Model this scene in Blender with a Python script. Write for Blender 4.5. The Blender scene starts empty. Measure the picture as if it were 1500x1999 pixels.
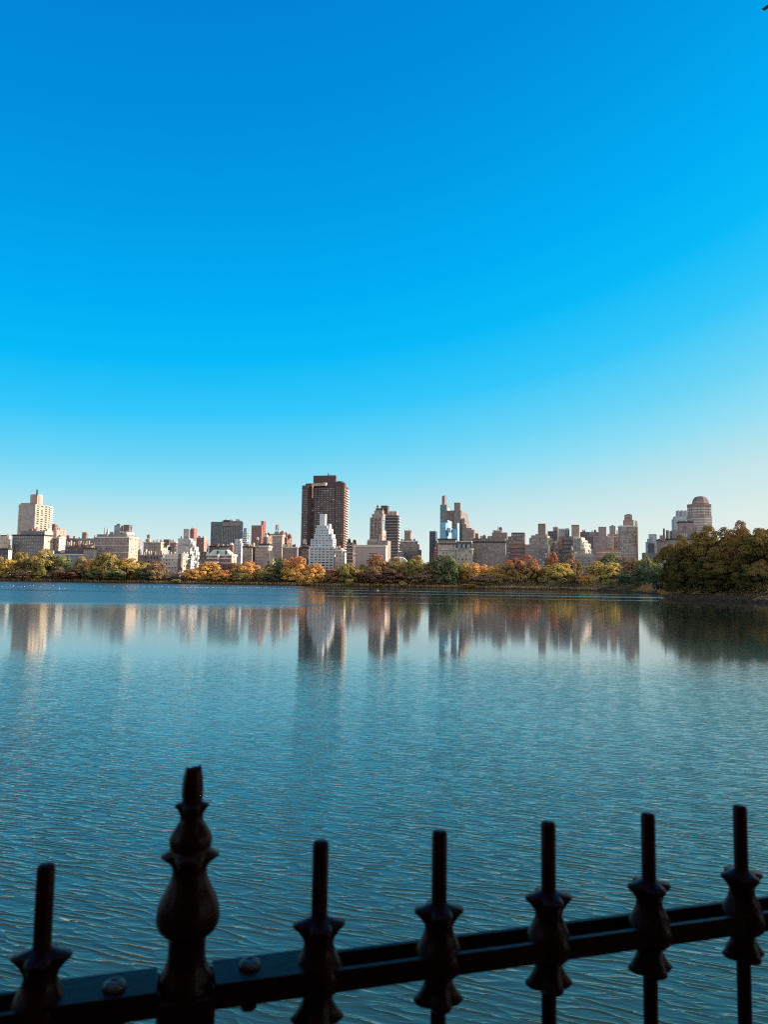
import bpy, math, random
import numpy as np
from mathutils import Vector, Matrix

sc = bpy.context.scene
COL = sc.collection

# ------------------------------------------------------------------ camera
H = 6.0                                   # eye height above the water
FPX = 1500.0                              # focal length in photo pixels (1500 wide)
PITCH = math.atan(131 / 1500.0)
ROLL = 0.015
F = np.array([0, math.cos(PITCH), math.sin(PITCH)])
R0 = np.array([1.0, 0, 0])
U0 = np.array([0, -math.sin(PITCH), math.cos(PITCH)])
RT = math.cos(ROLL) * R0 + math.sin(ROLL) * U0
UP = math.cos(ROLL) * U0 - math.sin(ROLL) * R0
EYE = np.array([0, 0, H])

cam_d = bpy.data.cameras.new('camera')
cam = bpy.data.objects.new('camera', cam_d)
COL.objects.link(cam)
cam.matrix_world = Matrix(((RT[0], UP[0], -F[0], 0), (RT[1], UP[1], -F[1], 0), (RT[2], UP[2], -F[2], H), (0, 0, 0, 1)))
cam_d.sensor_fit = 'VERTICAL'
cam_d.sensor_height = 34.6
cam_d.lens = 34.6 * FPX / 1999.0
cam_d.clip_start = 0.05
cam_d.clip_end = 12000
cam_d.dof.use_dof = True
cam_d.dof.focus_distance = 300
cam_d.dof.aperture_fstop = 6
sc.camera = cam

# ------------------------------------------------------------------ sun, sky, exposure
SUN_AZ, SUN_EL = math.radians(74), math.radians(27)      # to the right of the view, a little ahead
to_sun = Vector((math.sin(SUN_AZ) * math.cos(SUN_EL), math.cos(SUN_AZ) * math.cos(SUN_EL), math.sin(SUN_EL)))
sun_d = bpy.data.lights.new('sun', 'SUN')
sun_d.energy = 4.2
sun_d.angle = math.radians(0.5)
sun_d.color = (1.0, 0.86, 0.70)
sun = bpy.data.objects.new('sun', sun_d)
COL.objects.link(sun)
sun.rotation_euler = (-to_sun).to_track_quat('-Z', 'Y').to_euler()
sun.location = (60, 20, 60)

world = bpy.data.worlds.new('World')
sc.world = world
world.use_nodes = True
wn, wl = world.node_tree.nodes, world.node_tree.links
wn.clear()


def wnode(t, **kw):
    n = wn.new(t)
    for k, v in kw.items():
        setattr(n, k, v)
    return n


def wmath(op, a, b=None, c=None):
    n = wn.new('ShaderNodeMath')
    n.operation = op
    for i, v in enumerate((a, b, c)):
        if v is None:
            continue
        if isinstance(v, (int, float)):
            n.inputs[i].default_value = v
        else:
            wl.new(v, n.inputs[i])
    return n.outputs[0]


EXPOSURE = 1.3
sky = wnode('ShaderNodeTexSky', sky_type='NISHITA', sun_disc=False, sun_elevation=SUN_EL, sun_rotation=SUN_AZ,
            air_density=1.0, dust_density=0.6, ozone_density=2.0, altitude=20)
tc = wnode('ShaderNodeTexCoord')
sep = wnode('ShaderNodeSeparateXYZ')
wl.new(tc.outputs['Generated'], sep.inputs[0])
# sky colour as the photograph's saturated blue: elevation ramp, paler towards the sun
el = wmath('MULTIPLY', wmath('ARCSINE', sep.outputs[2]), 2 / math.pi)
side = wmath('MAXIMUM', wmath('ADD', sep.outputs[0], 0.5), 0.0)
sunw = wmath('MULTIPLY', wmath('MULTIPLY', side, side), wmath('MULTIPLY_ADD', el, 0.40, 0.02))
tt = wmath('SUBTRACT', el, sunw)


def ramp(stops):
    n = wn.new('ShaderNodeValToRGB')
    cr = n.color_ramp
    cr.interpolation = 'B_SPLINE' if False else 'LINEAR'
    while len(cr.elements) > 1:
        cr.elements.remove(cr.elements[-1])
    for i, (p, c) in enumerate(stops):
        e = cr.elements[0] if i == 0 else cr.elements.new(p)
        e.position = p
        e.color = (*c, 1)
    return n


def s2l(*c):
    return tuple(((v / 255) / 12.92 if v / 255 <= .04045 else ((v / 255 + .055) / 1.055) ** 2.4) for v in c)


SKY_STOPS = [(-0.06, (240, 243, 230)), (0.0, (232, 241, 232)), (0.02, (220, 236, 233)), (0.045, (189, 228, 235)), (0.067, (146, 222, 243)), (0.09, (108, 212, 245)),
             (0.125, (52, 199, 249)), (0.165, (8, 186, 248)), (0.21, (2, 173, 243)), (0.27, (2, 157, 231)), (0.33, (2, 143, 221)), (0.42, (2, 128, 211)), (0.6, (2, 110, 196)), (1.0, (0, 85, 170))]
ramp_n = ramp([((p + .06) / 1.06, s2l(*c)) for p, c in SKY_STOPS])
wl.new(wmath('DIVIDE', wmath('ADD', tt, 0.06), 1.06), ramp_n.inputs[0])
# behind the viewer an added pale sky: neutral light for the shaded sides
back = wnode('ShaderNodeMapRange', interpolation_type='SMOOTHSTEP')
wl.new(sep.outputs[1], back.inputs['Value'])
back.inputs['From Min'].default_value = 0.05
back.inputs['From Max'].default_value = -0.35
# Nishita drives the luminance of the rest of the dome
hsv = wnode('ShaderNodeHueSaturation')
hsv.inputs['Saturation'].default_value = 0.25
wl.new(sky.outputs[0], hsv.inputs['Color'])
sc_n = wnode('ShaderNodeVectorMath', operation='SCALE')
wl.new(hsv.outputs[0], sc_n.inputs[0])
sc_n.inputs['Scale'].default_value = 0.120
mixw = wnode('ShaderNodeMix', data_type='RGBA')
wl.new(back.outputs[0], mixw.inputs[0])
scl = wnode('ShaderNodeVectorMath', operation='SCALE')
wl.new(ramp_n.outputs[0], scl.inputs[0])
scl.inputs['Scale'].default_value = 2 ** -EXPOSURE
wl.new(scl.outputs[0], mixw.inputs[6])
wl.new(sc_n.outputs[0], mixw.inputs[7])
bg = wnode('ShaderNodeBackground')
wl.new(mixw.outputs[2], bg.inputs[0])
bg.inputs['Strength'].default_value = 1.0
wo = wnode('ShaderNodeOutputWorld')
wl.new(bg.outputs[0], wo.inputs[0])

sc.view_settings.view_transform = 'Standard'
sc.view_settings.look = 'None'
sc.view_settings.exposure = EXPOSURE
sc.view_settings.gamma = 1.0
sc.render.engine = 'CYCLES'
sc.cycles.use_denoising = False
sc.cycles.filter_width = 1.15
sc.cycles.max_bounces = 6
sc.cycles.diffuse_bounces = 2
sc.cycles.glossy_bounces = 3
sc.cycles.transmission_bounces = 3
sc.cycles.sample_clamp_indirect = 4

rnd = random.Random(7)
rng = np.random.default_rng(11)


# ------------------------------------------------------------------ helpers
def ray(x, y):
    return F + RT * ((x - 750) / FPX) + UP * ((999.5 - y) / FPX)


def at(x, y, D):
    """world point on the sight line of photo pixel (x, y), D metres ahead"""
    d = ray(x, y)
    return EYE + d * (D / d[1])


def water_at(x, y):
    d = ray(x, y)
    return EYE + d * (-H / d[2])


def px2m(px, D):
    return px * D / FPX


def link(name, verts, faces, mats, parent=None, midx=None, smooth=False):
    me = bpy.data.meshes.new(name)
    me.from_pydata([tuple(map(float, v)) for v in verts], [], faces)
    for m in (mats if isinstance(mats, (list, tuple)) else [mats]):
        me.materials.append(m)
    if midx is not None:
        me.polygons.foreach_set('material_index', midx)
    if smooth:
        me.polygons.foreach_set('use_smooth', [True] * len(me.polygons))
    me.update()
    o = bpy.data.objects.new(name, me)
    COL.objects.link(o)
    if parent is not None:
        o.parent = parent
    return o


def tag(o, label, cat, group=None):
    o['label'] = label
    o['category'] = cat
    if group:
        o['group'] = group
    return o


def root(name, loc, label, cat, group=None):
    o = bpy.data.objects.new(name, None)
    COL.objects.link(o)
    o.location = tuple(map(float, loc))
    o.empty_display_size = 0.3
    return tag(o, label, cat, group)


def mat(name, col, rough=0.8, spec=0.3, var=0.0, vscale=0.15, col2=None, metallic=0.0, trans=0.0, bump=0.0, bscale=20.0, zstretch=1.0):
    m = bpy.data.materials.new(name)
    m.use_nodes = True
    nt = m.node_tree
    p = nt.nodes['Principled BSDF']
    p.inputs['Base Color'].default_value = (*col, 1)
    p.inputs['Roughness'].default_value = rough
    p.inputs['Specular IOR Level'].default_value = spec
    p.inputs['Metallic'].default_value = metallic
    if var or col2:
        g = nt.nodes.new('ShaderNodeNewGeometry')
        mp = nt.nodes.new('ShaderNodeMapping')
        mp.inputs['Scale'].default_value = (1, 1, zstretch)
        n = nt.nodes.new('ShaderNodeTexNoise')
        n.inputs['Scale'].default_value = vscale
        n.inputs['Detail'].default_value = 4
        n.inputs['Roughness'].default_value = 0.65
        nt.links.new(g.outputs['Position'], mp.inputs[0])
        nt.links.new(mp.outputs[0], n.inputs['Vector'])
        r = nt.nodes.new('ShaderNodeValToRGB')
        a = tuple(c * (1 - var) for c in col)
        b = tuple(min(1, c * (1 + var)) for c in (col2 or col))
        r.color_ramp.elements[0].position = .36
        r.color_ramp.elements[1].position = .64
        r.color_ramp.elements[0].color = (*a, 1)
        r.color_ramp.elements[1].color = (*b, 1)
        nt.links.new(n.outputs[0], r.inputs[0])
        nt.links.new(r.outputs[0], p.inputs['Base Color'])
    if bump:
        g2 = nt.nodes.new('ShaderNodeTexCoord')
        n2 = nt.nodes.new('ShaderNodeTexNoise')
        n2.inputs['Scale'].default_value = bscale
        b2 = nt.nodes.new('ShaderNodeBump')
        b2.inputs['Strength'].default_value = bump
        b2.inputs['Distance'].default_value = 0.01
        nt.links.new(g2.outputs['Object'], n2.inputs['Vector'])
        nt.links.new(n2.outputs[0], b2.inputs['Height'])
        nt.links.new(b2.outputs[0], p.inputs['Normal'])
    return m


def lathe(profile, n=24, lobes=None, ph=0.0):
    """profile [(r, z)]; lobes: amount per ring of a four-lobed outline"""
    V, Fc = [], []
    for i, (r, z) in enumerate(profile):
        a = lobes[i] if lobes else 0
        for k in range(n):
            t = 2 * math.pi * k / n
            rr = r * (1 - a + a * (0.5 + 0.5 * math.cos(4 * (t - ph))) ** 0.6)
            V.append((rr * math.cos(t), rr * math.sin(t), z))
    for i in range(len(profile) - 1):
        for k in range(n):
            k2 = (k + 1) % n
            Fc.append((i * n + k, i * n + k2, (i + 1) * n + k2, (i + 1) * n + k))
    Fc.append(tuple(range(n))[::-1])
    Fc.append(tuple((len(profile) - 1) * n + k for k in range(n)))
    return V, Fc


def orient(prof):
    return prof if prof[0][1] < prof[-1][1] else prof[::-1]


def tube(path, radii, n=7):
    V, Fc = [], []
    path = [np.array(p, float) for p in path]
    for i, p in enumerate(path):
        d = path[min(i + 1, len(path) - 1)] - path[max(i - 1, 0)]
        d /= np.linalg.norm(d) + 1e-9
        a = np.cross(d, [0, 0, 1.0]) if abs(d[2]) < .95 else np.cross(d, [1.0, 0, 0])
        a /= np.linalg.norm(a)
        b = np.cross(d, a)
        for k in range(n):
            t = 2 * math.pi * k / n
            V.append(p + radii[i] * (math.cos(t) * a + math.sin(t) * b))
    for i in range(len(path) - 1):
        for k in range(n):
            k2 = (k + 1) % n
            Fc.append((i * n + k, i * n + k2, (i + 1) * n + k2, (i + 1) * n + k))
    Fc.append(tuple(range(n))[::-1])
    Fc.append(tuple((len(path) - 1) * n + k for k in range(n)))
    return V, Fc


def merge(parts):
    V, Fc = [], []
    for v, f in parts:
        o = len(V)
        V += list(v)
        Fc += [tuple(i + o for i in q) for q in f]
    return V, Fc


BOXF = [(0, 3, 2, 1), (4, 5, 6, 7), (0, 1, 5, 4), (1, 2, 6, 5), (2, 3, 7, 6), (3, 0, 4, 7)]


def boxp(pl, z0, z1, s=1.0):
    """plan of four points (counter-clockwise) extruded; s scales the top about the centre"""
    c = sum(np.array(p) for p in pl) / 4
    V = [(*p, z0) for p in pl] + [(*(c + (np.array(p) - c) * s), z1) for p in pl]
    return V, BOXF


# ------------------------------------------------------------------ water, ground, sky-line terrain
def make_water():
    m = bpy.data.materials.new('lake_water')
    m.use_nodes = True
    nt = m.node_tree
    N, L = nt.nodes, nt.links
    p = N['Principled BSDF']
    p.inputs['Roughness'].default_value = 0.03
    p.inputs['IOR'].default_value = 1.55
    geo = N.new('ShaderNodeNewGeometry')

    def mth(op, a, b=None, c=None):
        n = N.new('ShaderNodeMath')
        n.operation = op
        for i, v in enumerate((a, b, c)):
            if v is None:
                continue
            if isinstance(v, (int, float)):
                n.inputs[i].default_value = v
            else:
                L.new(v, n.inputs[i])
        return n.outputs[0]

    def sm(v, a, b, lo=0.0, hi=1.0):
        n = N.new('ShaderNodeMapRange')
        n.interpolation_type = 'SMOOTHSTEP'
        L.new(v, n.inputs['Value'])
        for k, x in (('From Min', a), ('From Max', b), ('To Min', lo), ('To Max', hi)):
            n.inputs[k].default_value = x
        return n.outputs[0]

    def noise(scale, rot=0.0, detail=2.0, rough=0.5, dist=0.0, kind='FBM', loc=(0, 0, 0)):
        mp = N.new('ShaderNodeMapping')
        mp.vector_type = 'TEXTURE' if False else 'POINT'
        mp.inputs['Rotation'].default_value = (0, 0, rot)
        mp.inputs['Scale'].default_value = scale
        mp.inputs['Location'].default_value = loc
        r0 = N.new('ShaderNodeVectorRotate')
        r0.rotation_type = 'Z_AXIS'
        r0.inputs['Angle'].default_value = rot
        L.new(geo.outputs['Position'], r0.inputs['Vector'])
        mp.inputs['Rotation'].default_value = (0, 0, 0)
        L.new(r0.outputs[0], mp.inputs[0])
        n = N.new('ShaderNodeTexNoise')
        n.noise_type = kind
        n.inputs['Scale'].default_value = 1
        n.inputs['Detail'].default_value = detail
        n.inputs['Roughness'].default_value = rough
        n.inputs['Distortion'].default_value = dist
        L.new(mp.outputs[0], n.inputs['Vector'])
        return n.outputs[0]

    sp = N.new('ShaderNodeSeparateXYZ')
    L.new(geo.outputs['Position'], sp.inputs[0])
    X, Y = sp.outputs[0], sp.outputs[1]
    # brightness painted by distance: paler middle for reflected sky, dark near and far
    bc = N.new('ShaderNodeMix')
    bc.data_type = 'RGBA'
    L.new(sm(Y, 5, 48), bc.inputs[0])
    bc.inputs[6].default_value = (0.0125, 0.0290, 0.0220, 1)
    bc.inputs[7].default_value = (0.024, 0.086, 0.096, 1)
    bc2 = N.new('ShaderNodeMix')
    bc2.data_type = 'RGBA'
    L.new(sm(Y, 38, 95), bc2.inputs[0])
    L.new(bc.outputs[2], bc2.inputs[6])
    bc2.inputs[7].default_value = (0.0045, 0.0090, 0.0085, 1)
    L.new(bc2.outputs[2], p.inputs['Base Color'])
    # ripples: short wind waves with long crests, a crossing set, and a little chop
    rot = 0.30
    a = noise((1.0, 4.2, 1), rot, 0.6, 0.45, 0.35)
    a2 = noise((2.0, 7.6, 1), rot - 0.12, 0.6, 0.45, 0.3, loc=(5, 2, 0))
    b = noise((0.35, 1.1, 1), rot + 0.22, 1.0, 0.4, 0.2, loc=(3, 7, 0))

    def ridge(v, k):
        return mth('POWER', mth('MAXIMUM', mth('SUBTRACT', 1.0, mth('ABSOLUTE', mth('MULTIPLY_ADD', v, k, -k / 2))), 0.0), 2.2)
    h = mth('ADD', mth('MULTIPLY', ridge(a, 4.0), 0.0255), mth('MULTIPLY', b, 0.034))
    h = mth('ADD', h, mth('MULTIPLY', ridge(a2, 4.0), 0.0065))
    # wind: strong near, a calm belt, and a breezy patch far off on the left
    near = mth('ADD', mth('MULTIPLY', sm(Y, 40, 8), 0.62), mth('MULTIPLY', sm(Y, 66, 36), 0.30))
    wob = noise((0.012, 0.05, 1), 0.0, 2.0, 0.5)
    leftline = mth('ADD', mth('ADD', X, mth('MULTIPLY', Y, 0.105)), mth('MULTIPLY_ADD', wob, 24.0, -12.0))
    left = sm(leftline, 6.0, -10.0)
    far = sm(mth('ADD', Y, mth('MULTIPLY_ADD', wob, 40.0, -20.0)), 138, 176)
    streak = sm(noise((0.0025, 0.024, 1), 0.02, 2.0, 0.5, 0.0), 0.56, 0.68)
    streak = mth('MULTIPLY', streak, sm(Y, 170, 230))
    patch = noise((0.03, 0.012, 1), 0.0, 2.0, 0.5)
    amp = mth('ADD', mth('MULTIPLY', near, sm(patch, 0.35, 0.65, 0.5, 1.2)), 0.008)
    amp = mth('ADD', amp, mth('MULTIPLY', mth('MULTIPLY', left, far), 0.10))
    amp = mth('ADD', amp, mth('MULTIPLY', streak, 0.06))
    h = mth('MULTIPLY', h, amp)
    # waves too small to see at this distance
    ro = mth('ADD', mth('MULTIPLY', mth('MULTIPLY', left, far), 0.22), mth('MULTIPLY', streak, 0.20))
    ro = mth('ADD', ro, mth('MULTIPLY', sm(Y, 30, 90), 0.045))
    ro = mth('ADD', ro, mth('MULTIPLY', mth('MULTIPLY', left, sm(Y, 40, 90)), 0.03))
    L.new(mth('ADD', ro, 0.02), p.inputs['Roughness'])
    bp = N.new('ShaderNodeBump')
    bp.inputs['Strength'].default_value = 1.0
    bp.inputs['Distance'].default_value = 1.0
    L.new(h, bp.inputs['Height'])
    L.new(bp.outputs[0], p.inputs['Normal'])
    return m


def sheet(name, xs, ys, zf, m, kind='structure'):
    V, Fc = [], []
    for y in ys:
        for x in xs:
            V.append((x, y, zf(x, y)))
    nx = len(xs)
    for j in range(len(ys) - 1):
        for i in range(nx - 1):
            Fc.append((j * nx + i, j * nx + i + 1, (j + 1) * nx + i + 1, (j + 1) * nx + i))
    o = link(name, V, Fc, m, smooth=True)
    o['kind'] = kind
    return o


SHORE = [(-900, 640), (-400, 610), (-100, 600), (60, 595), (140, 570), (164, 510), (150, 410), (122, 335), (114, 308), (122, 281), (125, 248), (180, 205), (320, 180), (900, 150)]


def shore_pt(x):
    for (x0, y0), (x1, y1) in zip(SHORE[:5], SHORE[1:5]):
        if x0 <= x <= x1:
            return y0 + (y1 - y0) * (x - x0) / (x1 - x0)
    return 560


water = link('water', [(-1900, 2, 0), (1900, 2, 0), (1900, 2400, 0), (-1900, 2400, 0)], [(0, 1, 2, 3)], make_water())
water['kind'] = 'structure'

m_bank = mat('bank_stone', (0.050, 0.034, 0.023), 0.95, 0.1, var=0.5, vscale=0.5)
m_park = mat('park_soil', (0.060, 0.045, 0.028), 0.95, 0.1, var=0.4, vscale=0.2)
m_grass = mat('dry_grass', (0.34, 0.22, 0.10), 0.9, 0.1, var=0.35, vscale=0.3, col2=(0.22, 0.15, 0.06))


def offset_shore(d):
    out = []
    P = [np.array(p, float) for p in SHORE]
    for i in range(len(P)):
        t = P[min(i + 1, len(P) - 1)] - P[max(i - 1, 0)]
        t /= np.linalg.norm(t)
        nrm = np.array([-t[1], t[0]])
        out.append(P[i] + nrm * d)
    return out


def shore_samples(step=4.0, d=0.0):
    P = offset_shore(d)
    out = []
    for a, b in zip(P[:-1], P[1:]):
        n = max(2, int(np.linalg.norm(b - a) / step))
        for k in range(n):
            out.append(a + (b - a) * k / n)
    return out


def strip(name, profile, m):
    """a bank swept along the shore; profile [(offset inland, z)]"""
    V, Fc = [], []
    rows = []
    base = [offset_shore(d) for d, z in profile]
    nseg = []
    for a, b in zip(SHORE[:-1], SHORE[1:]):
        nseg.append(max(2, int(math.dist(a, b) / 8)))
    for j, (d, z) in enumerate(profile):
        pts = []
        for i, n in enumerate(nseg):
            for k in range(n):
                pts.append(base[j][i] + (base[j][i + 1] - base[j][i]) * k / n)
        pts.append(base[j][-1])
        for q in pts:
            jit = 0 if j == 0 else rnd.uniform(-.25, .25)
            V.append((q[0], q[1] + jit * 2, z + (jit if 0 < j < len(profile) - 1 else 0)))
        rows.append(len(pts))
    n = rows[0]
    for j in range(len(profile) - 1):
        for k in range(n - 1):
            Fc.append((j * n + k, j * n + k + 1, (j + 1) * n + k + 1, (j + 1) * n + k))
    o = link(name, V, Fc, m, smooth=False)
    o['kind'] = 'structure'
    return o


strip('shore_bank', [(-0.6, -1.2), (0.0, 0.25), (1.4, 1.3), (4.0, 2.0)], m_bank)
strip('park_ground', [(4.0, 2.0), (9.0, 2.7), (20.0, 3.4), (45.0, 4.5)], m_park)
gp = offset_shore(45.0)
gv = [(p[0], p[1], 4.5) for p in gp] + [(1900, 2400, 4.5), (-1900, 2400, 4.5)]
g = link('ground', gv, [tuple(range(len(gv)))], m_park)
g['kind'] = 'structure'

# near shore: running path on top of a sloping bank, all below the frame
m_path = mat('path_gravel', (0.16, 0.13, 0.10), 0.95, 0.1, var=0.3, vscale=6)
m_slope = mat('near_bank_stone', (0.12, 0.11, 0.10), 0.9, 0.2, var=0.45, vscale=1.2)
sheet('path', [-60, 0, 60], [-14, -6, 2.0], lambda x, y: H - 1.62, m_path)
sheet('near_bank', np.linspace(-60, 60, 61), [2.0, 2.4, 3.2, 4.6, 6.2, 7.6],
      lambda x, y: {2.0: H - 1.62, 2.4: H - 2.1, 3.2: H - 3.0, 4.6: H - 4.4, 6.2: H - 5.7, 7.6: -1.0}[y] + (0.12 * math.sin(x * 2.1 + y * 3) if 2.0 < y else 0), m_slope)

# ------------------------------------------------------------------ iron fence
m_iron = mat('black_iron_paint', (0.0170, 0.0010, 0.0018), 0.30, 0.075, bump=0.06, bscale=40)
m_bolt = mat('worn_bolt_metal', (0.050, 0.046, 0.048), 0.42, 0.4)
P0 = np.array([-0.4567, 1.0930])
DV = np.array([0.18425, 0.05489])
FD = DV / np.linalg.norm(DV)
FN = np.array([-FD[1], FD[0]])
FA = math.atan2(FD[1], FD[0])
ZT, ZG = -0.397, -1.62
fence = root('iron_fence', (P0[0] + DV[0], P0[1] + DV[1], H + ZG),
             'black iron railing with a tall finial post in the near foreground', 'fence')


def fp(k, off=0.0):
    q = P0 + DV * k - (P0 + DV) + FN * off
    return q


def zz(z):
    return z - ZG


def bar_box(k0, k1, off, z0, z1, w):
    a, b = fp(k0, off - w / 2), fp(k1, off - w / 2)
    c, d = fp(k1, off + w / 2), fp(k0, off + w / 2)
    return boxp([a, b, c, d], zz(z0), zz(z1))


def bevel(o, w, seg=2):
    md = o.modifiers.new('bevel', 'BEVEL')
    md.width = w
    md.segments = seg
    md.limit_method = 'ANGLE'
    return o


# rails: two flat bars on either side of the pickets
for off in (-0.027, 0.027):
    for ka, kb in ((-9.6, 0.82), (1.18, 20.4)):
        bevel(link('rail', *bar_box(ka, kb, off, -0.603, -0.572, 0.011), m_iron, fence), 0.0015)
bevel(link('bottom_rail', *bar_box(-9.6, 20.4, 0.0, -1.50, -1.46, 0.05), m_iron, fence), 0.002)
# splice plates on top of the rails beside the post
for ka, kb in ((0.06, 0.80), (1.20, 1.94)):
    pl = bevel(link('splice_plate', *bar_box(ka, kb, 0.0, -0.5715, -0.5668, 0.074), m_iron, fence), 0.002)
for kb_, of in ((0.50, -0.008), (1.47, 0.004)):
    c = fp(kb_, of)
    pr = [(0.0150, -0.5670), (0.0160, -0.5650), (0.0140, -0.5600), (0.0100, -0.5570), (0.0060, -0.5562), (0.0045, -0.5590), (0.0005, -0.5592)]
    V, Fc = lathe([(r, zz(z)) for r, z in pr], 20)
    o = link('bolt', [(x + c[0], y + c[1], z) for x, y, z in V], Fc, m_bolt, fence, smooth=True)
    V, Fc = lathe([(0.006, zz(-0.628)), (0.012, zz(-0.625)), (0.013, zz(-0.614)), (0.021, zz(-0.611)), (0.022, zz(-0.601))], 6)
    link('nut', [(x + c[0], y + c[1], z) for x, y, z in V], Fc, m_iron, o)
# pickets
pk_prof = [(0.0122, zz(-1.60)), (0.0122, zz(ZT - 0.004)), (0.0108, zz(ZT)), (0.0070, zz(ZT + 0.0015))]
pkV, pkF = lathe(pk_prof, 20)
S = 1 / 1272.0
col_px = [(16, 1968, 0), (20, 1963, .1), (45, 1956, .34), (51, 1950, .40), (39, 1935, .28), (29, 1918, .12), (28, 1906, .10), (40, 1898, .08), (50, 1887, .05),
          (51, 1868, .04), (48, 1852, .05), (39, 1838, .07), (33, 1826, .08), (28, 1813, .05), (29, 1804, .08), (34, 1796, .18), (41, 1787, .28), (51, 1778, .40), (50, 1773, .40), (33, 1769, .22), (18, 1763, .02), (13, 1761, 0)]


def y2z3(y):
    ys = [1690, 1754, 1819, 1884, 1950, 2016]
    zs = [-.45, -.5, -.55, -.6, -.65, -.7]
    return float(np.interp(y, ys, zs))


clV, clF = lathe([(r * S, zz(y2z3(y))) for r, y, l in col_px], 48, [l for r, y, l in col_px], ph=FA - math.radians(6))
pk_me = cl_me = None
for k in list(range(-9, 1)) + list(range(2, 21)):
    c = fp(k)
    if pk_me is None:
        o = link('picket', pkV, pkF, m_iron, fence, smooth=True)
        pk_me = o.data
        md = o.data
        q = link('collar', clV, clF, m_iron, o, smooth=True)
        cl_me = q.data
    else:
        o = bpy.data.objects.new('picket', pk_me)
        COL.objects.link(o)
        o.parent = fence
        q = bpy.data.objects.new('collar', cl_me)
        COL.objects.link(q)
        q.parent = o
    o.location = (c[0], c[1], 0)
    o.rotation_euler[2] = 0.0
    q.rotation_euler[2] = rnd.uniform(-.05, .05)
# post: square shaft, baluster-like finial with four-lobed rings, broken acorn tip
S1 = 1 / 1402.35
post_px = [(57, 1928, .05), (58, 1921, .10), (55, 1910, .12), (49, 1896, .08), (42, 1883, .04), (37.5, 1870, 0), (36.5, 1850, 0), (37, 1828, 0), (45, 1821, .02), (55, 1813, .04), (61, 1801, .06),
           (63, 1788, .07), (61, 1770, .07), (55, 1750, .06), (46, 1733, .04), (37, 1714, .02), (33.5, 1700, 0), (36, 1689, .08), (44, 1680, .2), (58, 1671, .30), (58, 1667, .30), (45, 1660, .10), (40, 1655, .03), (42, 1646, .05), (43, 1636, .07), (39, 1625, .06),
           (31, 1612, .03), (23.5, 1601, 0), (23, 1591, .04), (27, 1581, .14), (35, 1573, .28), (34, 1569, .26), (22, 1565, 0)]


def y2z1(y):
    ys = [1392, 1460, 1529, 1598, 1668, 1738, 1809, 1880, 1952]
    zs = [-.2, -.25, -.3, -.35, -.4, -.45, -.5, -.55, -.6]
    return float(np.interp(y, ys, zs))


V, Fc = lathe([(r * S1, zz(y2z1(y))) for r, y, l in post_px], 48, [l for r, y, l in post_px], ph=FA - 0.1)
link('finial', V, Fc, m_iron, fence, smooth=True)
tip_px = [(19, 1566), (21, 1552), (21, 1535), (19.5, 1518), (17, 1505), (15, 1497), (9, 1500), (6, 1512)]
n = 32
V, Fc = [], []
for i, (r, y) in enumerate(tip_px):
    for k in range(n):
        t = 2 * math.pi * k / n
        z = zz(y2z1(y))
        if i in (4, 5, 6):
            z += (0.0028 * max(0, math.cos(t - 0.2)) ** 2 - 0.0022 * max(0, math.cos(t - 2.0)) + 0.0006 * math.sin(5 * t)) * (0.5 if i == 4 else 1)
        rr = r * S1 * (1 + .05 * math.cos(6 * t))
        V.append((rr * math.cos(t), rr * math.sin(t), z))
for i in range(len(tip_px) - 1):
    for k in range(n):
        k2 = (k + 1) % n
        Fc.append((i * n + k, i * n + k2, (i + 1) * n + k2, (i + 1) * n + k))
Fc.append(tuple((len(tip_px) - 1) * n + k for k in range(n)))
link('finial_tip', V, Fc, m_iron, fence, smooth=True)
hw = 55 * S1
a = fp(1)
pl = [a + FD * sx * hw + FN * sy * hw for sx, sy in ((-1, -1), (1, -1), (1, 1), (-1, 1))]
bevel(link('post', *boxp(pl, 0, zz(y2z1(1926))), m_iron, fence), 0.004, 3)

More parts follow.
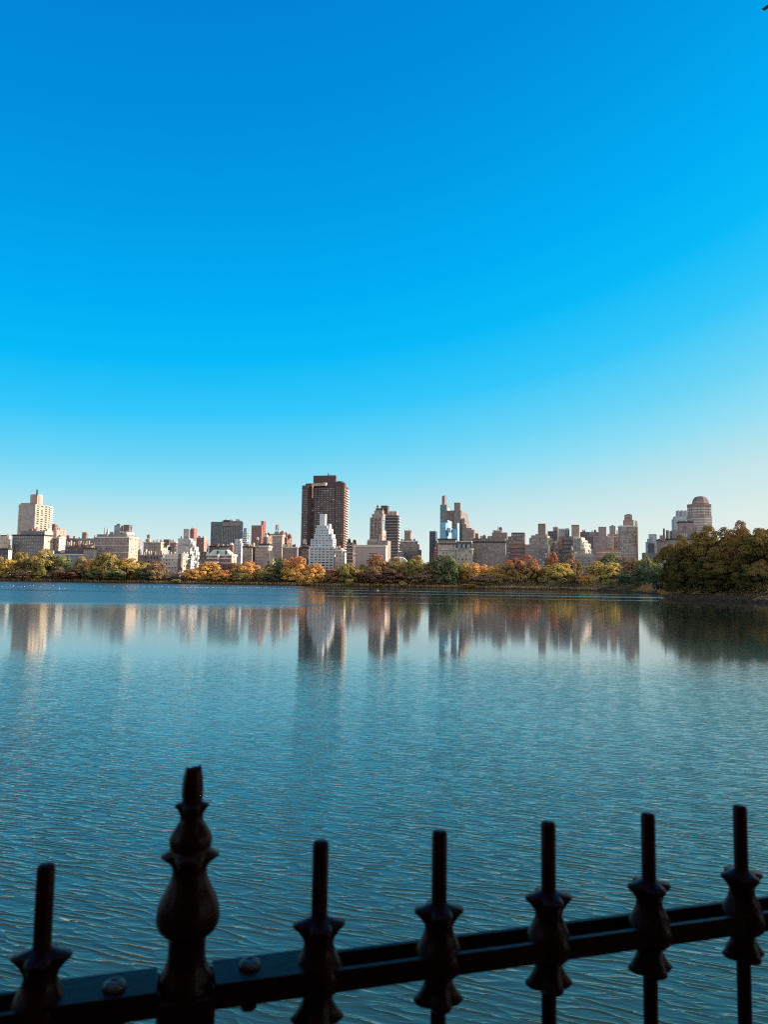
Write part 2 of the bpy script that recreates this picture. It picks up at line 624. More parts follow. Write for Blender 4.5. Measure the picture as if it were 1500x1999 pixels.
# ------------------------------------------------------------------ trees
def leaf_mesh(name, nclump, nleaf, size, flat=1.1, seed=0, low=-0.75, csize=.25, gap=.2):
    """a unit crown (radius about 1): many leaf-sized faces gathered in clumps"""
    g = np.random.default_rng(seed)
    cs = []
    k = 0
    while len(cs) < nclump:
        # clumps spread evenly over the crown's shell, a few inside
        k += 1
        d = g.normal(size=3)
        d /= np.linalg.norm(d)
        if d[2] < low:
            continue
        rr = g.uniform(.50, .78) if g.random() < .82 else g.uniform(.1, .5)
        rr *= 1 + .14 * math.sin(3 * math.atan2(d[1], d[0]) + seed) + .10 * math.sin(4 * d[2] + seed * 2)
        p = d * rr
        if k < 900 and any(np.linalg.norm(p - c) < gap for c in cs):
            continue
        cs.append(p)
    out = []
    for c in cs:
        r = g.uniform(.8, 1.25) * csize
        n = int(nleaf * (r / csize) ** 2)
        d = g.normal(size=(n, 3))
        d /= np.linalg.norm(d, axis=1)[:, None]
        d[:, 2] = np.where(d[:, 2] < -.35, -d[:, 2], d[:, 2])
        rad = r * (.55 + .45 * g.random(n) ** .5)[:, None]
        pos = c + d * rad * np.array([1.12, 1.12, flat * .85])
        nr = d * 1.0 + c / (np.linalg.norm(c) + .3) * .45 + g.normal(size=(n, 3)) * .30 + np.array([0, 0, .15])
        nr /= np.linalg.norm(nr, axis=1)[:, None]
        t = np.cross(nr, g.normal(size=(n, 3)))
        t /= np.linalg.norm(t, axis=1)[:, None] + 1e-9
        b = np.cross(nr, t)
        s = size * g.uniform(.6, 1.5, n)[:, None]
        q = np.stack([pos - t * s, pos - b * s * .6, pos + t * s, pos + b * s * .6], 1)
        out.append(q)
    q = np.concatenate(out)
    lo, hi = np.percentile(q.reshape(-1, 3), 1, axis=0), np.percentile(q.reshape(-1, 3), 99, axis=0)
    q = (q - (lo + hi) / 2) / ((hi - lo) / 2)
    nf = len(q)
    me = bpy.data.meshes.new(name)
    me.vertices.add(nf * 4)
    me.vertices.foreach_set('co', q.reshape(-1).astype(np.float32))
    me.loops.add(nf * 4)
    me.loops.foreach_set('vertex_index', np.arange(nf * 4, dtype=np.int32))
    me.polygons.add(nf)
    me.polygons.foreach_set('loop_start', np.arange(0, nf * 4, 4, dtype=np.int32))
    me.polygons.foreach_set('loop_total', np.full(nf, 4, dtype=np.int32))
    me.update(calc_edges=True)
    return me


def leaf_mat(name, c1, c2, c3, hgrad=0.0):
    """foliage: two mixed leaf colours in clumps, c3 for turned leaves (towards the top when hgrad > 0)"""
    m = bpy.data.materials.new(name)
    m.use_nodes = True
    nt = m.node_tree
    N, L = nt.nodes, nt.links
    N.clear()
    out = N.new('ShaderNodeOutputMaterial')
    tcn = N.new('ShaderNodeTexCoord')
    oi = N.new('ShaderNodeObjectInfo')
    add = N.new('ShaderNodeVectorMath')
    add.operation = 'ADD'
    L.new(tcn.outputs['Object'], add.inputs[0])
    sc_ = N.new('ShaderNodeVectorMath')
    sc_.operation = 'SCALE'
    sc_.inputs[0].default_value = (13, 7, 5)
    L.new(oi.outputs['Random'], sc_.inputs['Scale'])
    L.new(sc_.outputs[0], add.inputs[1])

    def nz(s, d=2):
        n = N.new('ShaderNodeTexNoise')
        n.inputs['Scale'].default_value = s
        n.inputs['Detail'].default_value = d
        L.new(add.outputs[0], n.inputs['Vector'])
        return n.outputs[0]

    def rmp(v, a, b):
        r = N.new('ShaderNodeMapRange')
        r.inputs['From Min'].default_value = a
        r.inputs['From Max'].default_value = b
        L.new(v, r.inputs['Value'])
        return r.outputs[0]
    mx = N.new('ShaderNodeMix')
    mx.data_type = 'RGBA'
    mx.inputs[6].default_value = (*c1, 1)
    mx.inputs[7].default_value = (*c2, 1)
    L.new(rmp(nz(3.5, 4), .38, .62), mx.inputs[0])
    mx2 = N.new('ShaderNodeMix')
    mx2.data_type = 'RGBA'
    L.new(mx.outputs[2], mx2.inputs[6])
    mx2.inputs[7].default_value = (*c3, 1)
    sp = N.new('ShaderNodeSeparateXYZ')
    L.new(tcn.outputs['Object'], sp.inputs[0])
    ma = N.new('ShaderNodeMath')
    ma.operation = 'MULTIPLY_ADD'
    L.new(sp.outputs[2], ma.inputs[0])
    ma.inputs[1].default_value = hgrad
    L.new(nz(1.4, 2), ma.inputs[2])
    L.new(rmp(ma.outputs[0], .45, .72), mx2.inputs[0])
    df = N.new('ShaderNodeBsdfDiffuse')
    tr = N.new('ShaderNodeBsdfTranslucent')
    L.new(mx2.outputs[2], df.inputs[0])
    L.new(mx2.outputs[2], tr.inputs[0])
    ms = N.new('ShaderNodeMixShader')
    ms.inputs[0].default_value = .20
    L.new(df.outputs[0], ms.inputs[1])
    L.new(tr.outputs[0], ms.inputs[2])
    L.new(ms.outputs[0], out.inputs[0])
    return m


LM = {
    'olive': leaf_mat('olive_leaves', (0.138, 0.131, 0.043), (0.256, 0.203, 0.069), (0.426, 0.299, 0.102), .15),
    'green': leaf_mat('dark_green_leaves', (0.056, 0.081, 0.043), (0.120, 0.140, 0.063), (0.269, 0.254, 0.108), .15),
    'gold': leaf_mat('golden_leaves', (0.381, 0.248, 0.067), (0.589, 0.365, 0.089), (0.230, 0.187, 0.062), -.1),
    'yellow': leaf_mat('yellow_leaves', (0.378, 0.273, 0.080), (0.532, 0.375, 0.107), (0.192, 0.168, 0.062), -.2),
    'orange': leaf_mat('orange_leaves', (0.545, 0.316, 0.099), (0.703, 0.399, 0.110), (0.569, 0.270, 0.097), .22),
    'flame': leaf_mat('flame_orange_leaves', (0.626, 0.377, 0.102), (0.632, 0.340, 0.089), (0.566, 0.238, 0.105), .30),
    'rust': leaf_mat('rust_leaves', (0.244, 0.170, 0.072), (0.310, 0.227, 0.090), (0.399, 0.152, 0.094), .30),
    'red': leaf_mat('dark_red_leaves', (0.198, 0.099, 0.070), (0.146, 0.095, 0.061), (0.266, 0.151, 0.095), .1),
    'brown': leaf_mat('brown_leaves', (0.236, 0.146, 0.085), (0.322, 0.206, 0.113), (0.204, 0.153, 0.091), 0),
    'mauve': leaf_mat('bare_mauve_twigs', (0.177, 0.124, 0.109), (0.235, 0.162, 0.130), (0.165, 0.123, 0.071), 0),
    'shade': leaf_mat('shaded_green_leaves', (0.039, 0.060, 0.046), (0.075, 0.099, 0.063), (0.146, 0.154, 0.072), 0),  # dark teal tones: shade put into the leaf colour
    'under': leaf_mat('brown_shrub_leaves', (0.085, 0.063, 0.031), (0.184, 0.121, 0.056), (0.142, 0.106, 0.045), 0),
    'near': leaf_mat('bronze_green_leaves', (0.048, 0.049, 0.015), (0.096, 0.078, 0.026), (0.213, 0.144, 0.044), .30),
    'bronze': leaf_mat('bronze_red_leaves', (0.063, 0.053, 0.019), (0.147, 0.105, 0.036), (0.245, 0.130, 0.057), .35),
}
CROWNS = [leaf_mesh('crown', 44, 130, .050, seed=s, low=-.8, csize=.24, gap=.26) for s in range(9)]
SPARSE = [leaf_mesh('crown', 26, 50, .040, seed=40 + s, low=-.7, csize=.25, gap=.24) for s in range(3)]
BIG = [leaf_mesh('crown', 85, 340, .0245, seed=70 + s, low=-.85, csize=.17, gap=.18) for s in range(4)]
m_trunk = mat('bark', (.060, .045, .034), .95, .1, var=.35, vscale=1.5)


def trunk_mesh(seed):
    g = random.Random(seed)
    parts = [tube([(0, 0, -.05), (g.uniform(-.01, .01), 0, .25), (g.uniform(-.03, .03), g.uniform(-.03, .03), .5), (g.uniform(-.05, .05), 0, .8)], [.032, .025, .019, .008])]
    for k in range(5):
        t = g.uniform(0, 6.28)
        z0 = g.uniform(.26, .45)
        parts.append(tube([(0, 0, z0), (.12 * math.cos(t), .12 * math.sin(t), z0 + .13), (.26 * math.cos(t), .26 * math.sin(t), z0 + .27)], [.014, .010, .005], 5))
    V, Fc = merge(parts)
    me = bpy.data.meshes.new('trunk')
    me.from_pydata([tuple(v) for v in V], [], Fc)
    me.materials.append(m_trunk)
    return me


TRUNKS = [trunk_mesh(s) for s in range(4)]
tcount = [0]


def tree(x, yt, w, kind, label, D=618, yb=1133, name='tree', meshes=None, cat='tree', group=None, zg=None, cb=None):
    """crown centre column x, crown top yt, crown width w (photo px), D metres off"""
    i = tcount[0]
    tcount[0] += 1
    top = at(x, yt, D)
    zg = (2.4 if D < 612 else 3.1) if zg is None else zg
    r = root(name, (top[0], D, zg), label, cat, group)
    hgt = top[2] - zg
    wm = px2m(w, D)
    me = (meshes or CROWNS)[i % len(meshes or CROWNS)]
    c = bpy.data.objects.new('crown', me)
    if not me.materials:
        me.materials.append(LM[kind])
    COL.objects.link(c)
    c.parent = r
    c.material_slots[0].link = 'OBJECT'
    c.material_slots[0].material = LM[kind]
    cbz = hgt * (.10 if cb is None else cb)
    hz = (hgt - cbz) / 2
    c.location = (0, 0, cbz + hz)
    c.scale = (wm / 2 * 1.08, wm / 2 * 1.08, hz * 1.02)
    c.rotation_euler = (0, 0, rnd.uniform(0, 6.28))
    t = bpy.data.objects.new('trunk', TRUNKS[i % len(TRUNKS)])
    COL.objects.link(t)
    t.parent = r
    t.scale = (hgt * .8, hgt * .8, hgt * .95)
    t.rotation_euler = (0, 0, rnd.uniform(0, 6.28))
    return r


G_SH = 'autumn trees along the far shore'
T = [
    # x, top, width, kind, label, D
    (10, 1089, 46, 'gold', 'golden olive tree at the far left end of the shore', 612),
    (40, 1080, 36, 'olive', 'olive tree below the dark grey apartment block, left of the reddish one', 626),
    (59, 1093, 30, 'red', 'small reddish mauve tree squeezed between two olive trees at left', 620),
    (45, 1112, 34, 'brown', 'low brown green tree by the water below the reddish tree', 608),
    (84, 1074, 50, 'olive', 'tall olive tree with golden top before the corner of the grey block', 616),
    (120, 1086, 38, 'green', 'dark green tree in front of the blue slate roofed house', 624),
    (132, 1111, 54, 'red', 'wide low dark red tree near the water at left', 610),
    (158, 1089, 36, 'olive', 'olive brown tree before the low slate roofed house', 622),
    (181, 1093, 28, 'orange', 'small orange tree beside the slate roofed house', 618),
    (178, 1112, 34, 'green', 'dark tree under the small orange one', 609),
    (207, 1082, 52, 'olive', 'broad olive gold tree before the mauve apartment house', 614),
    (246, 1091, 46, 'gold', 'yellow gold tree under the sunlit corner of the mauve apartment house', 616),
    (226, 1112, 46, 'green', 'dark green tree at the foot of the mauve apartment house', 609),
    (278, 1097, 44, 'olive', 'olive tree right of the mauve apartment house', 620),
    (306, 1097, 38, 'brown', 'brown green tree left of the pale stone mansion', 612),
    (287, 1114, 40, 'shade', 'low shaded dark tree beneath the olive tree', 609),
    (332, 1116, 32, 'mauve', 'low mauve brown half bare tree before the stone mansion', 614),
    (353, 1112, 30, 'mauve', 'bare reddish twiggy tree before the chimney of the stone mansion', 616),
    (378, 1109, 38, 'orange', 'rusty orange tree right of the bare twiggy one', 613),
    (408, 1099, 50, 'orange', 'wide orange gold tree before the green roofed brick house', 618),
    (433, 1114, 32, 'flame', 'small bright orange tree at the water, glowing in the sun', 608),
    (456, 1100, 42, 'brown', 'brown olive tree below the sunlit gable of the brick house', 622),
    (484, 1097, 52, 'orange', 'orange brown tree under the beige terrace houses', 618),
    (470, 1114, 38, 'olive', 'low olive tree between the bright orange and the orange brown one', 610),
    (517, 1109, 34, 'olive', 'low olive brown tree right of the orange brown one', 611),
    (545, 1091, 46, 'green', 'dark green tree left of the round flame orange one', 618),
    (576, 1088, 44, 'flame', 'round flame orange tree with reddish crown before the brick row', 609),
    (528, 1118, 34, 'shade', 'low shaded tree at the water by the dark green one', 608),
    (614, 1102, 42, 'orange', 'round light orange tree at the foot of the white stepped tower', 610),
    (651, 1113, 38, 'rust', 'low rust brown tree right of the white stepped tower', 614),
    (682, 1102, 46, 'olive', 'rounded olive gold tree before the windowless grey block', 612),
    (711, 1104, 36, 'olive', 'smaller olive tree at the middle of the windowless grey block', 620),
    (738, 1085, 44, 'rust', 'upright olive tree with orange brown top by the white dome', 622),
    (727, 1113, 46, 'red', 'low brick red tree in front of the upright olive one', 610),
    (775, 1089, 38, 'olive', 'thin pale olive tree standing before the white dome', 624),
    (768, 1112, 52, 'red', 'wide dark red tree below the white dome', 611),
    (810, 1088, 48, 'olive', 'big olive gold tree right of the white dome', 616),
    (838, 1104, 30, 'rust', 'narrow orange brown tree in the gap below the open sky', 622),
    (820, 1114, 44, 'brown', 'low dark brown tree at the water below the gap in the skyline', 610),
    (872, 1086, 58, 'green', 'large dark green tree before the grey limestone house', 612),
    (906, 1098, 32, 'yellow', 'bright yellow tree touching the large dark green one', 622),
    (927, 1101, 38, 'orange', 'orange gold tree under the dormered slate roof', 616),
    (951, 1104, 36, 'orange', 'pale orange tree before the long brown brick block', 620),
    (976, 1103, 38, 'gold', 'golden tree left of the big russet one', 614),
    (940, 1120, 52, 'brown', 'low brown tree in shadow below the orange ones', 609),
    (1014, 1087, 66, 'rust', 'big spreading russet red tree before the planted roof terrace', 612),
    (1048, 1109, 32, 'olive', 'small olive tree right of the big russet one', 620),
    (1084, 1101, 60, 'yellow', 'round yellow olive tree before the grey terraced tower', 606),
    (1082, 1081, 24, 'rust', 'slim rust brown tree rising behind the round yellow olive one', 628),
    (1113, 1083, 40, 'brown', 'grey brown tree behind the right side of the round yellow olive one', 624),
    (1183, 1099, 72, 'yellow', 'broad yellow gold tree by the water before the tan tower', 588),
    (1152, 1121, 36, 'orange', 'low orange tree at the left foot of the broad yellow gold one', 586),
    (1194, 1082, 58, 'green', 'dark olive tree behind the broad yellow gold one', 606),
    (1236, 1091, 46, 'brown', 'dull brown tree right of the tan stepped tower', 590),
    (1264, 1086, 42, 'green', 'dull green tree before the pale distant towers', 580),
    (1222, 1131, 36, 'red', 'low red tree right of the broad yellow gold one', 560),
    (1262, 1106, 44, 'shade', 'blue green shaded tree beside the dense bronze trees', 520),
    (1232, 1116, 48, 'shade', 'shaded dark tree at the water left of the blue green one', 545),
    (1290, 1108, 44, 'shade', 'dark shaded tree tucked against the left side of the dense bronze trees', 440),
]
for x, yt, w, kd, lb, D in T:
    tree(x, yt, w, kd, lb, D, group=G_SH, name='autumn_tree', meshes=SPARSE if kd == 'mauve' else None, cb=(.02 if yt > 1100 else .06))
G_R = 'dense trees on the near right bank'
for x, yt, w, kd, lb, D in [
    (1326, 1056, 72, 'near', 'golden brown tree at the left end of the dense right bank', 324),
    (1388, 1040, 100, 'near', 'tall dark bronze tree below the domed tower', 306),
    (1447, 1030, 84, 'bronze', 'tallest tree with reddish top on the right bank', 300),
    (1492, 1036, 92, 'near', 'dark tree cut by the right edge of the view', 284),
    (1556, 1040, 110, 'near', 'dark tree just past the right edge behind the cut one', 280),
    (1418, 1045, 82, 'near', 'olive tree filling the gap between the tall bronze one and the tallest one', 322),
    (1350, 1098, 70, 'near', 'lower dark tree between the golden brown and the tall bronze one', 316),
    (1420, 1096, 90, 'near', 'low dark green tree under the tallest reddish topped one', 294),
    (1482, 1100, 80, 'near', 'low olive tree at the right edge under the dark tree', 276),
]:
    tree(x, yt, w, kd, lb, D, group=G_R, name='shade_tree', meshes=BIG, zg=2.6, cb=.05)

# shrubs at the water's edge
G_B = 'shrubs on the far bank'
B = [(345, 1131, 16, 'yellow', 'small yellow shrub at the water below the stone mansion', 601), (787, 1135, 16, 'yellow', 'pale yellow shrub at the water under the dark red tree', 598),
     (1185, 1146, 9, 'orange', 'tiny bright shrub at the water below the broad yellow gold tree', 562), (1221, 1148, 18, 'orange', 'low orange shrub at the water below the red tree', 540),
     (1328, 1152, 16, 'yellow', 'yellow shrub on the near right bank', 312), (1374, 1153, 36, 'rust', 'rusty shrub on the right bank under the tall bronze tree', 298),
     (1410, 1160, 22, 'rust', 'small brown shrub on the right bank', 286), (1470, 1160, 30, 'red', 'reddish shrub at the right edge of the bank', 268),
     (683, 1131, 18, 'olive', 'pale green shrub at the water below the olive gold tree', 600), (602, 1134, 16, 'yellow', 'pale shrub at the water between the two round orange trees', 600),
     (740, 1140, 14, 'yellow', 'small pale shrub by the water below the low brick red tree', 598), (915, 1140, 30, 'gold', 'golden shrub at the water below the bright yellow tree', 596)]
for x, yt, w, kd, lb, D in B:
    zg = 1.2
    top = at(x, yt, D)
    r = root('shrub', (top[0], D, zg), lb, 'shrub', G_B)
    me = CROWNS[int(x) % 9]
    c = bpy.data.objects.new('foliage', me)
    COL.objects.link(c)
    c.parent = r
    c.material_slots[0].link = 'OBJECT'
    c.material_slots[0].material = LM[kd]
    hz = max(.6, (top[2] - zg) / 2 + .2)
    c.location = (0, 0, hz * .8)
    c.scale = (px2m(w, D) / 2, px2m(w, D) / 2, hz)

# dry reeds and undergrowth: nobody could count it
def scrub(name, d0, d1, zbase, hmin, hmax, dens, m, size, blade=False, xr=(-420, 190)):
    V, Fc = [], []
    lines = [shore_samples(2.0, d0 + (d1 - d0) * (k + .5) / 4) for k in range(4)]
    for li, ln in enumerate(lines):
        for q in ln:
            if not (xr[0] < q[0] < xr[1] and q[1] > (190 if xr[1] > 160 else 420)):
                continue
            ph = abs(math.sin(q[0] * .11 + li * 1.3) * math.sin(q[0] * .037 + q[1] * .05 + li)) ** .7
            for _ in range(dens):
                x, y = q[0] + rnd.gauss(0, 1.0), q[1] + rnd.gauss(0, .8)
                h = rnd.uniform(hmin, hmax) * (.35 + .9 * ph)
                t = rnd.uniform(0, 3.14)
                i = len(V)
                if blade:
                    w = size * rnd.uniform(.5, 1.2)
                    dx, dy = w * math.cos(t) * .8, w * math.sin(t) * .4
                    lx, ly = rnd.uniform(-.4, .4) * h, rnd.uniform(-.4, .4) * h
                    V += [(x - dx, y - dy, zbase - .4), (x + dx, y + dy, zbase - .4), (x + dx * .5 + lx, y + dy * .5 + ly, zbase + h), (x - dx * .7 + lx, y - dy * .7 + ly, zbase + h * .8)]
                else:
                    z = zbase + h * rnd.random() ** .8
                    w = size * rnd.uniform(.5, 1.3)
                    u = np.array([rnd.gauss(0, 1), rnd.gauss(0, 1), rnd.gauss(0, .6)])
                    u /= np.linalg.norm(u)
                    v = np.cross(u, [rnd.gauss(0, 1), rnd.gauss(0, 1), rnd.gauss(0, 1)])
                    v /= np.linalg.norm(v)
                    p = np.array([x, y, z])
                    V += [p - u * w, p - v * w * .6, p + u * w, p + v * w * .6]
                Fc.append((i, i + 1, i + 2, i + 3))
    o = link(name, V, Fc, m)
    o['kind'] = 'stuff'
    return o


scrub('dry_reeds', 1.0, 3.4, 1.0, .5, 1.6, 6, m_grass, .4, True, (-420, 152))
scrub('bank_scrub', .6, 3.6, .5, .5, 2.0, 16, LM['under'], .30, False, (105, 189))
scrub('undergrowth', 4, 12, 1.6, 1.5, 4.6, 14, LM['under'], .42)
scrub('dark_undergrowth', 10, 26, 2.2, 2.0, 5.0, 12, LM['shade'], .6)

# ------------------------------------------------------------------ buildings
WALLS = {}



def wall(c, var=.16, rough=.85):
    k = (c, var)
    if k not in WALLS:
        WALLS[k] = mat('masonry', c, rough, .2, var=var, vscale=.16, zstretch=1.6)
    return WALLS[k]


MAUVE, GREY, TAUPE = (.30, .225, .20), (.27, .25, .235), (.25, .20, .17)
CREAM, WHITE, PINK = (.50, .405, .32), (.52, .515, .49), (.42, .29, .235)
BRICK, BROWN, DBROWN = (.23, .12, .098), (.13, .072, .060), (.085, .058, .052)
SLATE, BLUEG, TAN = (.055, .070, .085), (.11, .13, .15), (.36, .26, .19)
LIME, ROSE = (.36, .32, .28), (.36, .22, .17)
m_glass = mat('dark_glass', (.018, .022, .028), .12, .6)
m_glass2 = mat('grey_glass', (.10, .115, .125), .12, .6)
m_pale_pane = mat('painted_sky_pane', (.40, .39, .37), .5, .3)  # pale panes: bright sky reflection put into the base colour
m_trim = mat('pale_trim', (.55, .50, .44), .8, .2, var=.1)
m_dark = mat('dark_roofing', (.05, .045, .043), .9, .2, var=.2)
m_tank = mat('tank_timber', (.20, .13, .095), .9, .2, var=.2, vscale=1.5)
m_tankp = mat('pale_tank', (.50, .42, .36), .8, .2, var=.1, vscale=1.5)
m_slate = mat('slate_roof', SLATE, .6, .3, var=.25, vscale=.6)
m_copper = mat('pale_green_copper', (.42, .55, .47), .7, .3, var=.15, vscale=.4)
m_steel = mat('steel', (.10, .10, .10), .6, .4)
m_white = mat('white_render', (.74, .74, .72), .8, .2, var=.06)
m_dome = mat('weathered_white', (.42, .43, .43), .8, .2, var=.1)
m_net = mat('blue_netting', (.19, .37, .49), .8, .2, var=.2, vscale=.5, zstretch=.3)
m_net2 = mat('pale_netting', (.27, .40, .48), .8, .2, var=.15, vscale=.5)

UNIT = {}


def unit_pane(m):
    if m.name not in UNIT:
        V, Fc = boxp([np.array(p) for p in ((-.5, -1), (.5, -1), (.5, 1), (-.5, 1))], -.5, .5)
        me = bpy.data.meshes.new('window')
        me.from_pydata([tuple(map(float, (v[0], v[1] * .06, v[2]))) for v in V], [], Fc)
        me.materials.append(m)
        UNIT[m.name] = me
    return UNIT[m.name]


class Bld:
    def __init__(s, name, label, D, rot=15.0, cat='building', group=None):
        s.D, s.rot = D, math.radians(rot)
        s.r = None
        s.name, s.label, s.cat, s.group = name, label, cat, group
        s.tan = np.array([math.cos(s.rot), -math.sin(s.rot)])       # along the front, to the right
        s.inw = np.array([math.sin(s.rot), math.cos(s.rot)])        # into the building
        s.win = []
        s.cx = {}

    def turn(s, rot):
        s.rot = math.radians(rot)
        s.tan = np.array([math.cos(s.rot), -math.sin(s.rot)])
        s.inw = np.array([math.sin(s.rot), math.cos(s.rot)])

    def plan(s, xl, xs, xr, y, D, dep=None):
        C = at(xs, y, D)[:2]
        dl, dr = ray(xl, y)[:2], ray(xr, y)[:2]
        A = np.array([[s.tan[0], dl[0]], [s.tan[1], dl[1]]])         # C - t*tan = k*dl
        t = np.linalg.solve(A, C)[0]
        W = max(t, .5)
        P = None
        if xr > xs + .3:
            A = np.array([[s.inw[0], -dr[0]], [s.inw[1], -dr[1]]])   # C + t*inw = k*dr
            t = np.linalg.solve(A, -C)[0]
            if 0 < t < 120:
                P = t
        if P is None:
            P = min(max(W * .8, 4), 26)
        if dep:
            P = dep
        P = max(P, 1.2)
        a = C - s.tan * W
        return [a, C, C + s.inw * P, a + s.inw * P], W, P

    def base(s, p):
        if s.r is None:
            s.o = np.array([*p, 4.0])
            s.r = root(s.name, s.o, s.label, s.cat, s.group)
        return s.o

    def put(s, name, V, Fc, m, parent=None, smooth=False):
        o = s.o
        return link(name, [(v[0] - o[0], v[1] - o[1], v[2] - o[2]) for v in V], Fc, m, parent or s.r, smooth=smooth)

    def tier(s, kind, xl, xs, xr, yt, yb, col, f=None, r=None, dD=0, corn=0, dep=None, taper=1.0, wm=None, var=.16, ground=False, side=None):
        D = s.D + dD
        pl, W, P = s.plan(xl, xs, xr, yt, D, dep)
        s.base(pl[1])
        zt = at(xs, yt, D)[2]
        zb = at(xs, yb, D)[2]
        z0 = 3.5 if (kind == 'wall' or ground) else zb - 1.0
        m = col if not isinstance(col, tuple) else wall(col, var)
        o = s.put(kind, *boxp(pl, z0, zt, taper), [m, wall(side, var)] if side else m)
        if side:  # right wall recoloured, mostly paler: sunlight put into the base colour
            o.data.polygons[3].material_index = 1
        s.last = (pl, W, P, zt, zb, D, o)
        if corn:
            e = .5
            q = [pl[0] - s.tan * e - s.inw * e, pl[1] + s.tan * e - s.inw * e, pl[2] + s.tan * e + s.inw * e, pl[3] - s.tan * e + s.inw * e]
            s.put('cornice', *boxp(q, zt - .9, zt + .25), m_trim if corn == 1 else m_dark)
        elif kind in ('wall', 'setback'):
            pass
        for face, spec in (('f', f), ('r', r)):
            if spec:
                s.windows(face, spec, pl, W, P, zt, zb, wm, o)
        return s

    def windows(s, face, spec, pl, W, P, zt, zb, wm, par):
        nc, nr = spec[0], spec[1]
        wr, hr = (spec[2], spec[3]) if len(spec) > 3 else (.45, .5)
        top = spec[4] if len(spec) > 4 else .6
        a, d, Ln, nrm = (pl[0], s.tan, W, -s.inw) if face == 'f' else (pl[1], s.inw, P, s.tan)
        mg = Ln * .04
        cw = (Ln - 2 * mg) / nc
        rh = (zt - top - zb) / nr
        ang = math.atan2(d[1], d[0])
        wt = wm or (.62, .25, .13)
        for j in range(nr):
            for i in range(nc):
                if rnd.random() < .03:
                    continue
                u = rnd.random()
                m = m_glass if u < wt[0] else (m_glass2 if u < wt[0] + wt[1] else m_pale_pane)
                c = a + d * (mg + cw * (i + .5)) + nrm * .0
                s.win.append((c, zt - top - rh * (j + .5), cw * wr * rnd.uniform(.92, 1.0), rh * hr, ang, m))

    def bands(s, name, y0, dy, n, th, m, proud=.8, face='f', x0=0.0, x1=1.0):
        pl, W, P, zt, zb, D, o = s.last
        a, d, Ln, nrm = (pl[0], s.tan, W, -s.inw) if face == 'f' else (pl[1], s.inw, P, s.tan)
        for k in range(n):
            z = zt - px2m(y0 + dy * k, D)
            p, q = a + d * Ln * x0, a + d * Ln * x1
            w = [p + nrm * proud, q + nrm * proud, q - nrm * .3, p - nrm * .3]
            if face == 'r':
                pass
            s.put(name, *boxp(w, z - px2m(th, D), z), m)
        return s

    def clutter(s, n, seed=0, hmax=3.4, cols=None):
        """bulkheads, chimneys and vents on the last tier's roof"""
        g = random.Random(seed)
        pl, W, P, zt, zb, D, o = s.last
        cols = cols or [TAUPE, MAUVE, CREAM, BRICK, GREY]
        for k in range(n):
            kind = g.choice(['bulkhead', 'chimney', 'chimney', 'vent'])
            w = {'bulkhead': g.uniform(2, 4.5), 'chimney': g.uniform(.8, 1.4), 'vent': g.uniform(.6, 1.0)}[kind]
            h = {'bulkhead': g.uniform(1.8, hmax), 'chimney': g.uniform(1.5, hmax + .6), 'vent': g.uniform(.9, 1.8)}[kind]
            w = min(w, W * .5)
            c = pl[0] + s.tan * g.uniform(w * .6, max(w * .6, W - w * .6)) + s.inw * g.uniform(1, max(1.2, P * .7))
            q = [c + s.tan * sx * w / 2 + s.inw * sy * w / 2 for sx, sy in ((-1, -1), (1, -1), (1, 1), (-1, 1))]
            s.put(kind, *boxp(q, zt - .3, zt + h), wall(g.choice(cols)) if kind != 'vent' else m_steel)
        return s

    def tank(s, x, yt, ym, yb, w, m=None, dD=2, frame=False):
        D = s.D + dD
        c = at(x, yt, D)
        s.base(c[:2])
        zt, zm, zb = c[2], at(x, ym, D)[2], at(x, yb, D)[2]
        rr = px2m(w, D) / 2
        V, Fc = lathe([(rr, zm), (rr * 1.02, zm + .3), (rr, zt - rr * .55), (rr * 1.08, zt - rr * .55), (.12, zt)], 14)
        t = s.put('water_tank', [(x_ + c[0], y_ + c[1], z_) for x_, y_, z_ in V], Fc, m or m_tank)
        ps = []
        for k in range(4):
            a = .785 + k * 1.571
            px_, py_ = c[0] + rr * .8 * math.cos(a), c[1] + rr * .8 * math.sin(a)
            top = zt if frame else zm
            if frame:
                px_, py_ = c[0] + rr * 1.35 * math.cos(a), c[1] + rr * 1.35 * math.sin(a)
            ps.append(tube([(px_, py_, zb - 1), (px_, py_, top)], [.17, .17], 5))
            a2 = a + 1.571
            kf = 1.35 if frame else .8
            ps.append(tube([(px_, py_, zb + .3), (c[0] + rr * kf * math.cos(a2), c[1] + rr * kf * math.sin(a2), zm - .1)], [.1, .1], 5))
            if frame:
                for zq in (zm, zt):
                    ps.append(tube([(px_, py_, zq), (c[0] + rr * kf * math.cos(a2), c[1] + rr * kf * math.sin(a2), zq)], [.14, .14], 5))
        s.put('legs', *merge(ps), m_steel, t)
        return s

    def lathe_part(s, name, x, prof_px, m, dD=4, n=24, smooth=True):
        """prof_px: [(half width px, y px)] from bottom up"""
        D = s.D + dD
        c = s.cx.setdefault((x, dD), at(x, prof_px[0][1], D))
        s.base(c[:2])
        V, Fc = lathe([(px2m(w, D), at(x, y, D)[2]) for w, y in prof_px], n)
        s.put(name, [(x_ + c[0], y_ + c[1], z_) for x_, y_, z_ in V], Fc, m, smooth=smooth)
        return s

    def mast(s, x, yt, yb, w=.25, name='mast', m=None, dD=3):
        D = s.D + dD
        c, b = at(x, yt, D), at(x, yb, D)
        s.put(name, *tube([(c[0], c[1], b[2] - .5), (c[0], c[1], c[2])], [w, w * .7], 6), m or m_steel)
        return s

